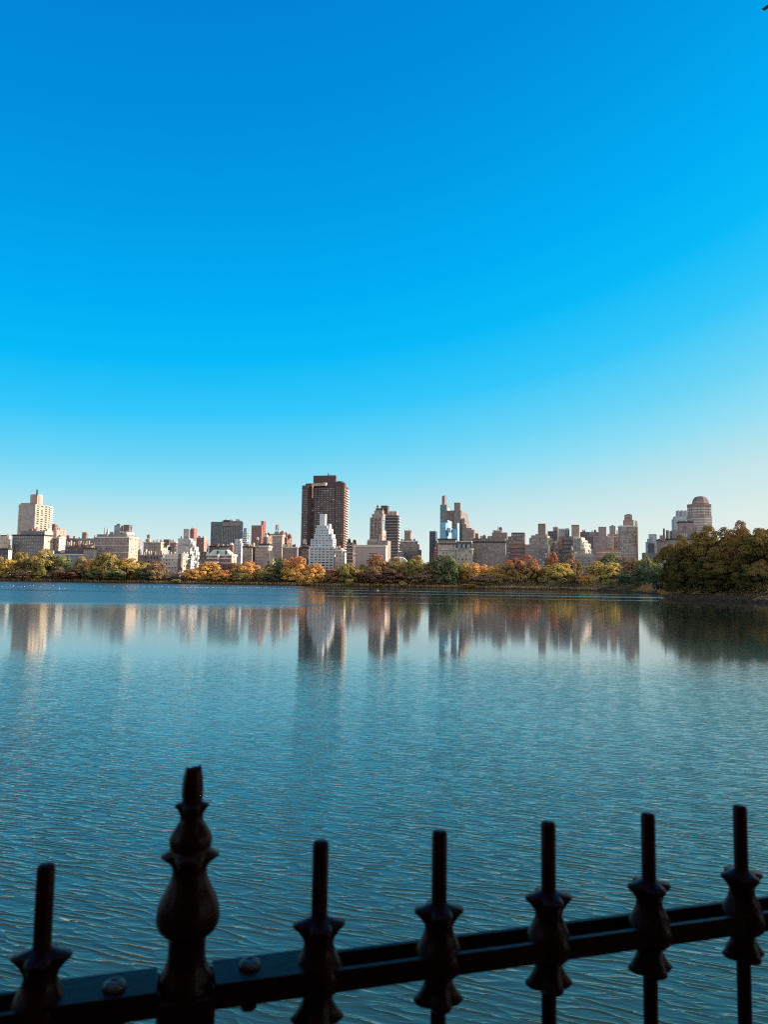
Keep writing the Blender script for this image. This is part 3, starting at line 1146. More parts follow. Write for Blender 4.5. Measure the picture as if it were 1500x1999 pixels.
    def done(s):
        o = s.o
        ws = sorted(s.win, key=lambda w: -w[2] * w[3])
        rest = []
        for i, (c, z, w, h, ang, m) in enumerate(ws):
            if i < 100:
                q = bpy.data.objects.new('window', unit_pane(m))
                COL.objects.link(q)
                q.parent = s.r
                q.location = (c[0] - o[0], c[1] - o[1], z - o[2])
                q.rotation_euler = (0, 0, ang)
                q.scale = (w, 1, h)
            else:
                rest.append((c, z, w, h, ang, m))
        if rest:
            V, Fc, mi = [], [], []
            ms = [m_glass, m_glass2, m_pale_pane]
            for c, z, w, h, ang, m in rest:
                d = np.array([math.cos(ang), math.sin(ang)])
                nn = np.array([d[1], -d[0]]) * .06
                pl = [c - d * w / 2 + nn, c + d * w / 2 + nn, c + d * w / 2 - nn, c - d * w / 2 - nn]
                v, f = boxp(pl, z - h / 2, z + h / 2)
                k = len(V)
                V += v
                Fc += [tuple(t + k for t in q) for q in f]
                mi += [ms.index(m)] * 6
            me = s.put('window', V, Fc, ms)
            me.data.polygons.foreach_set('material_index', mi)
            me['kind'] = 'stuff'
        return s.r

# --- far left
b = Bld('apartment_building', 'low cream apartment block cut by the left edge, above the golden olive tree', 690)
b.tier('wall', -28, 17, 20, 1047, 1072, CREAM, f=(9, 3, .35, .45)).clutter(4, 3, 2)
b.tier('setback', -30, 15, 17, 1044.5, 1047, SLATE, dD=4)
b.done()
b = Bld('apartment_building', 'small dark house with a bright end wall at the left edge, before the cream block', 655)
b.tier('wall', -22, 16, 23.5, 1071, 1098, (.11, .09, .10), f=(8, 3, .35, .45), r=(2, 4, .3, .4), corn=2, side=WHITE)
b.tier('bulkhead', 15, 20.5, 23.2, 1064.5, 1071, TAUPE, dD=3)
b.done()
b = Bld('apartment_tower', 'tall beige tower with a round core and a dark chimney at left', 830, rot=17)
b.tier('wall', 36.5, 69, 103, 984, 1045, (.34, .29, .26), r=(4, 14, .52, .5), wm=(.8, .15, .05), side=(.40, .335, .27))
b.bands('balcony', 2, 4.3, 13, 1.6, m_trim, .9, 'f', 0.0, .1)
b.bands('balcony', 2.5, 4.3, 13, 1.5, m_white, .8, 'r', .82, 1.0)
b.tier('setback', 40, 70, 84, 981.5, 985, (.30, .26, .24), dD=4)
b.lathe_part('core', 70.5, [(11.5, 985), (11.5, 967.5), (10.8, 967.4), (10.6, 966)], wall((.40, .33, .29)), dD=12, smooth=False)
b.tier('chimney', 70.6, 72.3, 73.8, 955.5, 985, (.085, .05, .045), dD=3)
b.tier('chimney_base', 70.9, 72.6, 74.6, 967, 986, (.42, .30, .25), dD=2)
b.done()
b = Bld('apartment_building', 'dark grey apartment block with a sunlit end wall in front of the beige tower', 690)
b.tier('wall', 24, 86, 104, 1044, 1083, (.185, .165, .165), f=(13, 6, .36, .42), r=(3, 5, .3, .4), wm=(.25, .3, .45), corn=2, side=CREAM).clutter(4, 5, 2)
b.tier('setback', 41, 87, 103.5, 1037, 1045, (.15, .15, .16), f=(14, 1, .3, .5), dD=3, side=CREAM).clutter(7, 8, 3)
b.tier('bulkhead', 88, 92, 100, 1032, 1038, CREAM, dD=6)
b.done()
b = Bld('apartment_building', 'stepped pink brick house right of the dark grey block, with a red penthouse', 745)
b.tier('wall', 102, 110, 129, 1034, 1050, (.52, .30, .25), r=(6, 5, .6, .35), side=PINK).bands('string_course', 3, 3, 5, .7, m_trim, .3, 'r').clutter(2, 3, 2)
b.tier('penthouse', 101, 107, 112.5, 1023, 1034, BRICK, dD=3, f=(2, 2), r=(2, 2))
b.tier('bulkhead', 106, 113, 127, 1031.5, 1034, ROSE, dD=8)
b.done()
b = Bld('apartment_building', 'narrow brown fronted house with a white sunlit side below the pink brick house', 700)
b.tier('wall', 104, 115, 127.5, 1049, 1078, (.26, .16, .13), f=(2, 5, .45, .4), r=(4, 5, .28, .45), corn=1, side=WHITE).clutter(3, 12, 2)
b.done()
b = Bld('apartment_building', 'flat grey block with a brick roof tower behind the low terraces at left', 860)
b.tier('wall', 133, 186, 190, 1051, 1080, (.22, .22, .22), f=(10, 4, .4, .4)).clutter(7, 21, 3)
b.tier('bulkhead', 160, 168.5, 172, 1039, 1052, (.30, .17, .13), dD=4)
b.tier('chimney', 129, 134, 137, 1045, 1056, BRICK, dD=2)
b.done()
b = Bld('row_house', 'jumble of low brick terraces with sunlit chimneys behind the slate roofed house', 740)
b.tier('wall', 127, 182, 186, 1064, 1082, (.20, .14, .12), f=(9, 3, .3, .4))
for k in range(13):
    x = 128 + k * 4.4
    b.tier(rnd.choice(['chimney', 'bulkhead', 'dormer']), x, x + rnd.uniform(1.2, 3), x + rnd.uniform(3, 4.6), 1055 + rnd.uniform(0, 7), 1065, rnd.choice([CREAM, PINK, BRICK, WHITE, TAUPE]), dD=3 + k % 3)
b.done()
b = Bld('town_house', 'low house with a blue slate mansard roof at left, behind the dark red tree', 648)
b.tier('wall', 98, 164, 168, 1082, 1100, (.24, .25, .28), f=(13, 2, .35, .6), wm=(.3, .3, .4), corn=1)
b.tier('roof', 100, 162, 166, 1076, 1082, m_slate, dD=3, taper=.94)
b.tier('chimney', 102, 103.5, 105, 1075, 1090, WHITE, dD=1)
b.tier('bulkhead', 118, 124, 128, 1073.5, 1077, CREAM, dD=6)
b.done()
b = Bld('town_house', 'mauve house with one tall sunlit strip beside the slate roofed house', 645)
b.tier('wall', 163, 183, 188, 1070, 1098, (.26, .23, .23), f=(4, 4, .35, .4), r=(1, 4, .3, .4), corn=2, side=CREAM).clutter(3, 31, 2)
b.done()
b = Bld('apartment_building', 'large mauve brown apartment house with a sunlit corner and cluttered roof at left', 650)
b.tier('wall', 185, 252, 270, 1048.5, 1093, (.265, .20, .185), f=(10, 7, .33, .42), r=(5, 7, .28, .42), wm=(.45, .2, .35), corn=1, side=(.50, .39, .31))
b.bands('string_course', 16, 14, 2, .8, m_trim, .3)
b.tier('setback', 189, 248, 266, 1043, 1049, (.23, .21, .21), dD=3).clutter(12, 41, 3.2)
b.tier('penthouse', 223, 234, 240, 1025.5, 1044, (.24, .25, .26), dD=8)
b.tier('roof', 223, 234, 240, 1022, 1025.5, m_slate, dD=8.1, taper=.2)
b.tier('penthouse', 240.5, 251.5, 258, 1024.5, 1044, (.16, .12, .12), dD=9, r=(2, 2))
b.tier('terrace', 235, 247, 262, 1038, 1045, CREAM, dD=5, f=(5, 1, .6, .5))
b.tier('chimney', 208.5, 210.5, 212, 1032.5, 1045, CREAM, dD=4)
b.tier('wing', 258, 264, 275, 1049.5, 1090, (.42, .24, .18), dD=13, r=(3, 6, .35, .4))
b.mast(203.8, 1030, 1044)
b.done()
b = Bld('apartment_building', 'low beige house with a sunlit end and a water tank, right of the mauve one', 760)
b.tier('wall', 280, 314, 326.5, 1058.5, 1084, (.31, .255, .215), f=(7, 4, .33, .4), r=(4, 4, .33, .4), corn=1, side=CREAM).clutter(7, 51, 2.6)
b.tier('bulkhead', 319, 330, 336, 1053, 1062, (.17, .11, .10), dD=6)
b.tank(290, 1043, 1050, 1059, 6)
b.tier('tank_base', 286, 290, 293.5, 1052.5, 1059, CREAM, dD=3)
b.done()
b = Bld('row_house', 'cluster of low mauve and cream terraces below the beige house with the tank', 690)
b.tier('wall', 262, 318, 322, 1083, 1102, (.27, .22, .22), f=(9, 2, .35, .5))
for k in range(13):
    x = 266 + k * 4.3
    b.tier(rnd.choice(['chimney', 'bulkhead', 'dormer']), x, x + rnd.uniform(1.4, 3), x + rnd.uniform(3, 5), 1071 + rnd.uniform(0, 9), 1084, rnd.choice([CREAM, PINK, TAUPE, WHITE, MAUVE]), dD=3 + k % 3)
b.done()
b = Bld('apartment_building', 'brick house with white framed storeys left of the white stepped terraces', 730)
b.tier('wall', 332, 343, 349, 1058, 1086, (.25, .14, .12), f=(3, 5, .45, .4), r=(2, 5), corn=1).clutter(3, 61, 2)
b.tier('bulkhead', 337, 345, 349, 1070, 1080, WHITE, dD=-4, f=(2, 2))
b.tank(332.5, 1066, 1074, 1083, 9, m_dark, dD=-6)
b.done()
b = Bld('mansion', 'pale stone neoclassical mansion with cornice and tall chimney behind bare twiggy trees', 632)
b.tier('wall', 315, 347, 372, 1089, 1119, (.44, .37, .33), f=(5, 4, .4, .5), r=(5, 3, .35, .5), wm=(.3, .3, .4), corn=1, side=CREAM)
b.bands('cornice', 8, 9, 3, .8, m_trim, .35)
b.tier('setback', 321, 349, 366, 1083, 1089, (.52, .45, .40), dD=3, f=(6, 1, .3, .5), corn=1)
b.tier('chimney', 348, 354, 357, 1080.5, 1112, (.17, .13, .12), dD=-1.5)
b.tier('balustrade', 339, 352, 365, 1080, 1083, CREAM, dD=6)
for x in (327, 333, 340, 358, 364):
    b.tier('chimney', x, x + 1, x + 1.8, 1077.5, 1084, CREAM, dD=7)
b.done()
b = Bld('apartment_tower', 'white stepped terrace tower with a brick topped block, shining on its sunlit side', 668)
b.tier('wall', 344, 366, 393, 1082, 1108, (.40, .36, .35), f=(5, 4, .35, .42), r=(7, 4, .4, .5), corn=1, side=WHITE)
b.tier('setback', 345.5, 368, 388, 1066, 1083, (.40, .37, .37), dD=3, f=(5, 3, .35, .45), r=(5, 3, .4, .5), side=WHITE).clutter(3, 71, 2)
b.tier('setback', 347.5, 370, 383, 1051, 1067, (.42, .39, .38), dD=6, f=(5, 3, .35, .4), r=(4, 3, .4, .5), side=WHITE).clutter(3, 72, 2)
b.tier('penthouse', 358.5, 369.5, 374, 1032.5, 1052, (.31, .30, .31), dD=10)
b.tier('penthouse', 372.5, 379, 384.5, 1031.5, 1052, (.27, .145, .12), dD=12)
for i, (x0, x1, y) in enumerate(((371, 377, 1052), (375, 381, 1060), (378, 386, 1068), (381, 390, 1078), (384, 393.5, 1087))):
    b.tier('terrace', x0, x0 + 1.8, x1, y, y + 14, WHITE, dD=4 - i, r=(2, 1, .6, .5))
b.mast(374.5, 1028, 1033)
b.done()
b = Bld('apartment_tower', 'brick tower with a pink sunlit flank right of the white terraces', 790)
b.tier('wall', 383, 398.5, 404, 1049.5, 1085, (.23, .115, .10), f=(3, 6, .35, .4), r=(2, 6, .35, .4), side=PINK).clutter(3, 81, 2)
b.tier('wing', 398, 402.5, 407.5, 1055, 1082, (.25, .125, .105), dD=8, r=(2, 5))
b.done()
b = Bld('town_house', 'dark roofed low house between the white terraces and the green roofed brick house', 650)
b.tier('wall', 389, 404, 411, 1084, 1108, (.16, .12, .11), f=(3, 3), r=(2, 3))
b.tier('roof', 390, 404, 410, 1077, 1084, m_slate, dD=1.5, taper=.7)
b.tier('dormer', 393, 397, 399, 1079.5, 1084, DBROWN, dD=.5)
b.done()
# --- grey slab and neighbours
b = Bld('office_tower', 'wide grey slab tower with vertical ribs standing behind the low houses', 1150, rot=14)
b.tier('wall', 412, 467.5, 474.5, 1018.5, 1075, (.125, .135, .15), r=(3, 16, .5, .5))
for k in range(10):
    x0 = .40 + k * .06
    pl, W, P, zt, zb, D, o = b.last
    a = pl[0] + b.tan * W * x0
    q = [a - b.inw * .7, a + b.tan * 1.5 - b.inw * .7, a + b.tan * 1.5 + b.inw * .3, a + b.inw * .3]
    b.put('rib', *boxp(q, 3, zt - 8), wall((.21, .20, .20)))
b.tier('setback', 433, 468.5, 473.5, 1016.8, 1019, (.24, .21, .20), dD=4).clutter(7, 91, 2.4)
b.tier('penthouse', 436, 447, 449, 1015.2, 1017, SLATE, dD=8)
b.bands('string_course', 0, 1, 1, 0, m_dark, .1)
b.tier('frieze', 433.5, 467.9, 474.9, 1019.5, 1025.5, (.23, .20, .19), dD=-1.2, f=(12, 2, .4, .4))
b.done()
b = Bld('apartment_tower', 'stepped teal glass tower with balconies right of the grey slab', 1080)
b.tier('wall', 474, 482, 488, 1038, 1080, (.22, .29, .33), f=(4, 9, .7, .45), r=(3, 9, .6, .4), wm=(.3, .4, .3)).bands('balcony', 2, 4.2, 9, 1, m_white, .8)
b.tier('setback', 475.5, 481, 484.5, 1031, 1039, (.18, .24, .28), dD=3, f=(3, 2, .6, .5))
b.done()
b = Bld('apartment_building', 'long low grey house with a water tank before the grey slab tower', 800)
b.tier('wall', 408, 446, 449, 1066, 1090, (.21, .185, .175), f=(9, 4, .35, .4), corn=2).clutter(7, 101, 2.4)
b.tank(424.5, 1061, 1067, 1070, 6, m_steel)
b.done()
b = Bld('chimney_tower', 'small red brick tower with a pale pyramid cap left of the white blue house', 700)
b.tier('wall', 447, 454, 457.5, 1063.5, 1080, (.24, .125, .10))
b.tier('roof', 446.4, 454.2, 458, 1059.5, 1063.5, m_white, dD=.4, taper=.3)
b.done()
b = Bld('museum', 'red brick museum with pale green hipped roof and a white sunlit gable end', 625)
b.tier('wall', 403, 451, 462.5, 1083, 1109, (.20, .105, .092), f=(13, 3, .45, .55), wm=(.55, .2, .25), corn=1)
b.bands('string_course', 6.5, 9, 2, 1.2, m_white, .3)
b.tier('roof', 404.5, 450.5, 461, 1073, 1083, m_copper, dD=1.2, taper=.55)
b.tier('gable', 451.2, 452.5, 462.2, 1081.5, 1108, CREAM, dD=-.6, r=(3, 3, .3, .5))
for x in (423, 439.5):
    b.tier('dormer', x, x + 3.4, x + 4.4, 1075, 1080, DBROWN, dD=2.6)
b.tier('chimney', 424.5, 426.5, 427.5, 1081, 1091, WHITE, dD=-.8)
b.tier('wing', 401, 424, 426, 1097, 1115, (.26, .20, .18), dD=-4, f=(7, 1, .35, .6), corn=1)
b.done()
b = Bld('apartment_building', 'slim white blue house with dark windows right of the brick pyramid tower', 720)
b.tier('wall', 459, 471, 474.5, 1060.5, 1090, (.40, .42, .45), f=(3, 5, .4, .42), wm=(.7, .2, .1)).clutter(2, 111, 2)
b.tier('penthouse', 458.8, 468.5, 471.5, 1052, 1061, (.42, .47, .50), dD=3)
b.tier('lift_shaft', 469, 471.5, 474, 1051, 1061, TAUPE, dD=6)
b.done()
b = Bld('apartment_building', 'beige apartment house with dark windows under the distant red brick tower, left one', 680)
b.tier('wall', 474, 492, 495.5, 1067, 1100, (.34, .255, .205), f=(4, 5, .35, .42), r=(1, 5), corn=2).clutter(5, 121, 2.6)
b.tier('bulkhead', 478, 487, 493, 1062.5, 1068, (.20, .12, .10), dD=5)
b.tier('chimney', 493.5, 495.5, 497.5, 1060, 1070, CREAM, dD=3)
b.done()
b = Bld('apartment_building', 'beige rose apartment house with stepped sunlit parapet and pedimented roof house', 650)
b.tier('wall', 498.5, 524, 531, 1066, 1110, (.34, .26, .22), f=(6, 7, .38, .42), r=(3, 6, .3, .4), corn=1, side=CREAM)
b.tier('setback', 508, 525, 532.5, 1062, 1067, (.30, .22, .19), dD=3, f=(5, 1, .35, .5), corn=2).clutter(4, 131, 2)
b.tier('penthouse', 514, 522, 527, 1048, 1063, (.22, .15, .125), dD=6)
b.tier('roof', 513.4, 522.4, 527.4, 1043, 1048, m_trim, dD=6.2, taper=.25)
for i, (x1, y) in enumerate(((532.5, 1075), (535, 1081), (537.5, 1087), (539, 1095))):
    b.tier('buttress', 524.4 + i * 1.6, 526 + i * 1.6, x1, y, y + 18, CREAM, dD=-.7 - i * .6)
b.tank(503, 1048.5, 1054, 1067, 5, m_tankp)
b.tier('dark_gap', 493.5, 498, 499.5, 1068, 1108, (.07, .055, .06), dD=6)  # dark box standing in for the shaded gap between two houses
b.done()
b = Bld('apartment_tower', 'distant red brick tower with a taller red stair shaft', 950, rot=15)
b.tier('wall', 491, 511, 518.5, 1025.5, 1070, (.235, .125, .12), f=(6, 11, .3, .35), r=(3, 11, .3, .35), wm=(.4, .3, .3), side=(.32, .15, .12))
b.tier('stair_shaft', 510, 514, 519.3, 1017, 1060, (.235, .095, .085), dD=3)
b.bands('coping', 0, 1, 1, .7, m_dark, .2)
b.done()
b = Bld('apartment_building', 'pink brown house seen between the red stair shaft and the steel framed tank', 800)
b.tier('wall', 518.5, 526, 532, 1042, 1078, (.36, .19, .15), f=(3, 8, .4, .4), r=(2, 8), corn=2).clutter(2, 141, 1.5)
b.done()
b = Bld('apartment_building', 'beige and brick apartment house carrying a water tank in an open steel frame', 700, rot=15)
b.tier('wall', 531.5, 551, 556, 1045, 1098, (.34, .27, .235), f=(5, 9, .35, .42), wm=(.6, .25, .15), corn=1)
b.tier('setback', 533, 552, 561, 1041.5, 1046, (.26, .14, .11), dD=3).clutter(4, 151, 1.6)
b.tier('wing', 551, 561, 570.5, 1043, 1085, (.26, .135, .11), dD=9, f=(3, 6), r=(4, 6, .45, .45))
for x, w, y in ((551.5, 3.3, 1036), (558.5, 2.2, 1038.5), (565.5, 3, 1042)):
    b.lathe_part('turret', x, [(w, y + 9), (w, y + 2.5), (w * .8, y + 1), (w * .4, y + .2), (.1, y)], wall((.25, .13, .10)), dD=12)
b.bands('string_course', 6, 9, 4, 1, m_trim, .3)
b.tank(541.3, 1025, 1032.5, 1042, 5.6, m_tankp, frame=True)
b.done()
b = Bld('row_house', 'mauve brick row house with small dark windows, left of the thin white pole', 660)
b.tier('wall', 552, 580.5, 582, 1068, 1100, (.285, .195, .18), f=(8, 5, .33, .4), corn=1).clutter(8, 161, 2.2)
b.mast(581.4, 1066, 1092, .35, 'pole', m_white, dD=-3)
b.done()
b = Bld('row_house', 'brown brick row house with a pale water tank against the big brown tower', 664)
b.tier('wall', 582.5, 603, 605, 1069, 1100, (.22, .15, .14), f=(5, 5, .33, .4), corn=2).clutter(5, 171, 2)
b.tank(595.5, 1052, 1061.5, 1069, 7.2, m_tankp)
b.tier('dark_roof', 592, 603, 604.5, 1092, 1098, m_slate, dD=-4)
b.done()
# --- big brown tower
b = Bld('apartment_tower', 'huge dark brown apartment tower, the tallest building in the skyline', 1180, rot=14)
b.tier('wall', 601, 657, 662, 944, 1085, (.098, .066, .063), f=(9, 31, .72, .46, 6), wm=(.74, .22, .04), dD=6, var=.08)
b.tier('wing', 590, 601.5, 611, 947.5, 1085, (.100, .066, .062), f=(3, 30, .72, .42, 6), wm=(.76, .20, .04), dD=2, ground=True, var=.08)
b.tier('wing', 655.5, 672.5, 676, 942.5, 1085, (.098, .062, .058), f=(3, 31, .6, .42, 6), wm=(.74, .22, .04), ground=True, var=.08)
b.bands('balcony', 12, 4.95, 26, 1.7, wall((.30, .17, .13)), 1.0, 'r', -.2, 1.0)
b.tier('wing', 668, 675, 680.5, 950, 1085, (.092, .060, .057), dD=14, ground=True)
b.bands('balcony', 6, 4.95, 27, 1.9, m_trim, 1.4, 'r', 0, 1.0)
b.tier('setback', 597, 608, 612, 943.8, 949, (.088, .058, .055), dD=9)
b.tier('setback', 640, 668, 674, 940.8, 946, (.088, .058, .055), dD=10)
b.lathe_part('vault', 664.5, [(8.5, 943), (8.2, 941.3), (6.2, 940.1), (3, 939.4), (.4, 939.2)], wall((.085, .058, .055)), dD=22)
b.tier('penthouse', 612, 655.5, 657.6, 927.8, 946, (.094, .064, .062), dD=14, var=.06)
b.tier('pilaster', 609.4, 610.6, 612.2, 948, 971, (.55, .32, .20), dD=0)
b.tier('terrace', 602, 636, 640, 943.2, 947, (.40, .30, .25), dD=3.5)
b.tier('bulkhead', 631, 636, 639, 942, 946, CREAM, dD=3)
b.mast(642, 922.3, 928, .5, dD=18)
b.mast(641, 923.5, 928, .6, dD=18)
b.mast(645.5, 925.5, 928, .5, dD=18)
b.done()
b = Bld('apartment_tower', 'white stepped tower with a slim windowless shaft in front of the huge brown tower', 642, rot=15)
b.tier('wall', 604, 652.5, 658.5, 1066.5, 1117, (.42, .455, .475), f=(6, 9, .72, .52, 1.2), r=(2, 9, .4, .4, 1.2), wm=(.80, .18, .02), var=.07, side=WHITE)
b.tier('setback', 606.5, 650.5, 656.5, 1052, 1067, (.42, .455, .475), dD=2.5, f=(6, 3, .6, .45, .5), r=(2, 3), wm=(.6, .3, .1), var=.07)
b.tier('setback', 613.5, 648.5, 655, 1042.5, 1053, (.41, .455, .475), dD=5, f=(5, 2, .55, .45, .3), r=(2, 2), var=.07)
b.tier('setback', 616, 642.5, 651, 1031.5, 1043, (.42, .45, .46), dD=8, f=(5, 2, .4, .42), r=(3, 2, .4, .5), var=.07)
b.tier('setback', 618.5, 634, 648, 1025, 1032, (.42, .455, .475), dD=11, f=(3, 1, .5, .5), r=(3, 1, .4, .6), var=.07)
b.tier('shaft', 624.5, 635.2, 638.4, 1003.2, 1026, (.47, .48, .48), dD=14, var=.05)
b.tier('bulkhead', 640.5, 643.5, 647.5, 1022.5, 1033, (.50, .48, .46), dD=12)
b.done()
b = Bld('apartment_building', 'narrow beige house with a bright sunlit side right of the white stepped tower', 634)
b.tier('wall', 655.5, 668, 673.5, 1074, 1116, (.36, .29, .25), f=(2, 6, .35, .45), r=(2, 6, .3, .4), corn=1, side=WHITE).clutter(3, 181, 2)
b.tier('setback', 653, 667, 672, 1070, 1075, PINK, dD=4).clutter(3, 182, 2)
b.tier('wing', 668, 672, 677, 1079, 1112, CREAM, dD=10, r=(2, 4))
b.done()
b = Bld('apartment_building', 'dark brown house with white window surrounds and domed turrets beside the huge tower', 850)
b.tier('wall', 676.5, 689.5, 696.5, 1059, 1100, (.12, .075, .07), f=(4, 9, .5, .5), r=(3, 9, .45, .45), wm=(.55, .15, .3)).bands('string_course', 5, 7, 6, 1, m_trim, .4)
for x, w, y in ((682, 3, 1051), (692.5, 3.2, 1053)):
    b.lathe_part('turret', x, [(w, y + 9), (w, y + 3), (w * 1.1, y + 2.8), (w * .7, y + .8), (.1, y)], wall((.14, .08, .07)), dD=6)
b.done()
b = Bld('windowless_block', 'plain windowless pinkish grey block with three slots, before the ornate stepped tower', 632, rot=15)
b.tier('wall', 694, 753.5, 757.2, 1065.5, 1110, (.345, .275, .26), corn=1, var=.06, side=CREAM)
pl, W, P, zt, zb, D, o = b.last
for k in range(3):
    a = pl[0] + b.tan * W * .47
    z = at(722, 1080 + k * 4.8, D)[2]
    q = [a - b.inw * .15, a + b.tan * W * .26 - b.inw * .15, a + b.tan * W * .26 + b.inw * .3, a + b.inw * .3]
    b.put('slot', *boxp(q, z - .55, z), m_dark)
b.tier('parapet', 696, 752, 755.5, 1063.8, 1066, (.40, .33, .31), dD=1.2)
b.done()
b = Bld('apartment_tower', 'ornate stepped tower of brown brick and pale stone, topped by a water tank', 760, rot=15)
b.tier('wall', 717, 757, 763.5, 1055.5, 1095, (.30, .23, .20), f=(9, 5, .5, .5), wm=(.5, .3, .2)).bands('string_course', 0, 5, 3, .8, wall((.265, .22, .195)), .4)
b.tier('setback', 718.5, 737, 741, 1053, 1057, (.36, .305, .27), dD=2)
b.tier('setback', 723, 745, 748, 1011, 1060, (.185, .125, .11), dD=4, f=(6, 10, .55, .55), wm=(.6, .2, .2)).bands('string_course', 4, 5.4, 9, 1.1, wall((.265, .22, .195)), .5)
pl, W, P, zt, zb, D, o = b.last
for k in (0, .33, .62, .96):
    a = pl[0] + b.tan * W * k
    q = [a - b.inw * .6, a + b.tan * 1.2 - b.inw * .6, a + b.tan * 1.2 + b.inw * .2, a + b.inw * .2]
    b.put('pilaster', *boxp(q, zb - 2, zt + .6), wall((.265, .22, .195)))
b.tier('setback', 739, 742, 754, 1033, 1058, (.36, .30, .27), dD=6, f=(2, 3), r=(4, 3))
b.tier('setback', 740, 741.6, 746, 1043, 1060, (.36, .305, .27), dD=2)
b.tier('setback', 726.5, 748, 752.5, 1003, 1013, (.30, .245, .22), dD=8, f=(7, 2, .4, .5)).clutter(4, 191, 1.6)
b.tier('setback', 731, 747, 753, 996.5, 1004, (.28, .23, .21), dD=11, f=(5, 1, .4, .6))
b.tier('penthouse', 734, 748, 752, 992, 998, (.115, .08, .078), dD=14)
b.tier('penthouse', 744, 757, 760, 986.8, 1000, (.105, .075, .075), dD=18)
b.tank(737.8, 986, 990.5, 993, 4.4, m_tank, dD=15)
b.done()
b = Bld('apartment_tower', 'dark brick tower striped with pale balcony bands behind the ornate stepped tower', 900, rot=13)
b.tier('wall', 752, 777.5, 781, 1006, 1098, (.085, .068, .072), f=(7, 16, .6, .45, 1), wm=(.6, .3, .1))
b.bands('balcony', 4, 5.5, 16, 1.7, wall((.24, .20, .20)), 1.1)
b.bands('balcony', 4, 5.5, 16, 1.7, m_trim, 1.1, 'r', 0.1, 1)
b.tier('setback', 747, 775, 777, 998, 1008, (.38, .30, .26), dD=4, f=(9, 1, .35, .4), corn=1)
b.done()
b = Bld('apartment_building', 'brown stepped house with a square crenellated roof tower left of the open sky gap', 720, rot=15)
b.tier('wall', 786, 818, 823.2, 1072.5, 1104, (.16, .13, .12), f=(9, 6, .55, .45), wm=(.6, .3, .1)).bands('string_course', 3, 6, 5, .8, wall((.22, .17, .15)), .5)
b.tier('setback', 780, 815.5, 819, 1062, 1074, (.25, .195, .165), dD=3, f=(10, 2, .45, .45)).bands('balustrade', 0, 5.5, 2, 1.2, wall((.33, .27, .23)), .6)
b.tier('setback', 781, 812, 815.5, 1056, 1063, (.24, .185, .155), dD=6, f=(9, 1, .45, .5), corn=1).clutter(6, 201, 2)
b.tier('roof_tower', 790, 801.5, 804, 1036.8, 1058, (.27, .195, .16), dD=9, f=(2, 2, .25, .25))
for x in (790, 794, 798, 801.6):
    b.tier('merlon', x, x + 1.4, x + 2, 1034.8 - (1.4 if x == 798 else 0), 1037, (.25, .18, .15), dD=9.8)
b.tier('wing', 777, 788, 790, 1077, 1104, (.24, .20, .19), dD=-3, f=(3, 4))
b.done()
b = Bld('rotunda', 'white domed museum hall partly hidden by thin autumn trees', 636, rot=8)
b.tier('wall', 755, 792, 795, 1108, 1124, (.66, .66, .66), var=.05)
b.lathe_part('drum', 777, [(18.5, 1110), (18.5, 1094), (16.5, 1093.4), (16.5, 1091.5)], m_dome, dD=22, n=40)
b.lathe_part('dome', 778, [(14.5, 1092), (13.6, 1090.2), (11, 1088.5), (6.5, 1087.2), (.2, 1086.8)], m_dome, dD=22, n=40)
b.done()
# --- right of the gap
b = Bld('apartment_tower', 'slim dark blue slab tower with a small antenna right of the open sky gap', 1300, rot=10)
b.tier('wall', 839, 851, 854, 1037, 1112, (.055, .068, .10), f=(4, 20, .5, .5), wm=(.3, .6, .1), var=.05)
pl, W, P, zt, zb, D, o = b.last
for k in (0, .3, .92):
    a = pl[0] + b.tan * W * k
    b.put('pilaster', *boxp([a - b.inw * .5, a + b.tan * .9 - b.inw * .5, a + b.tan * .9 + b.inw * .2, a + b.inw * .2], 4, zt), wall((.16, .17, .20)))
b.tier('wing', 845.5, 853.5, 854.6, 1056, 1112, (.06, .062, .085), dD=-14, f=(4, 15, .5, .42), wm=(.15, .3, .55), ground=True)
b.mast(849, 1033.5, 1037, .4)
b.done()
b = Bld('apartment_building', 'small dark red brick house below the slim blue slab tower', 700)
b.tier('wall', 846, 858, 860, 1072, 1108, (.20, .075, .07), f=(3, 6, .4, .4)).clutter(3, 205, 2)
b.tier('setback', 850, 858, 860, 1060, 1073, (.22, .10, .085), dD=4)
b.done()
b = Bld('arched_tower', 'tall grey tower with arched crown openings and a slim spire block', 1250, rot=20)
b.tier('wall', 859.8, 872.6, 880.8, 986, 1030, (.17, .20, .205), f=(3, 10, .4, .4, 11), wm=(.3, .5, .2), var=.06)
pl, W, P, zt, zb, D, o = b.last


def arch(b, face, cx, hw_, y0, y1, m):
    pl, W, P, zt, zb, D, o = b.last
    a, d, Ln, nrm = (pl[0], b.tan, W, -b.inw) if face == 'f' else (pl[1], b.inw, P, b.tan)
    z0, z1 = zt - px2m(y1, D), zt - px2m(y0, D)
    h = Ln * hw_
    pts = [(-h, z0), (h, z0)] + [(h * math.cos(t), z1 - h + h * math.sin(t)) for t in np.linspace(0, math.pi, 9)]
    V, n = [], len(pts)
    for off in (.25, -.4):
        V += [(*(a + d * (Ln * cx + u) + nrm * off), z) for u, z in pts]
    Fc = [tuple(range(n)), tuple(range(n, 2 * n))[::-1]] + [(i, n + i, n + (i + 1) % n, (i + 1) % n) for i in range(n)]
    b.put('arch', V, Fc, m)


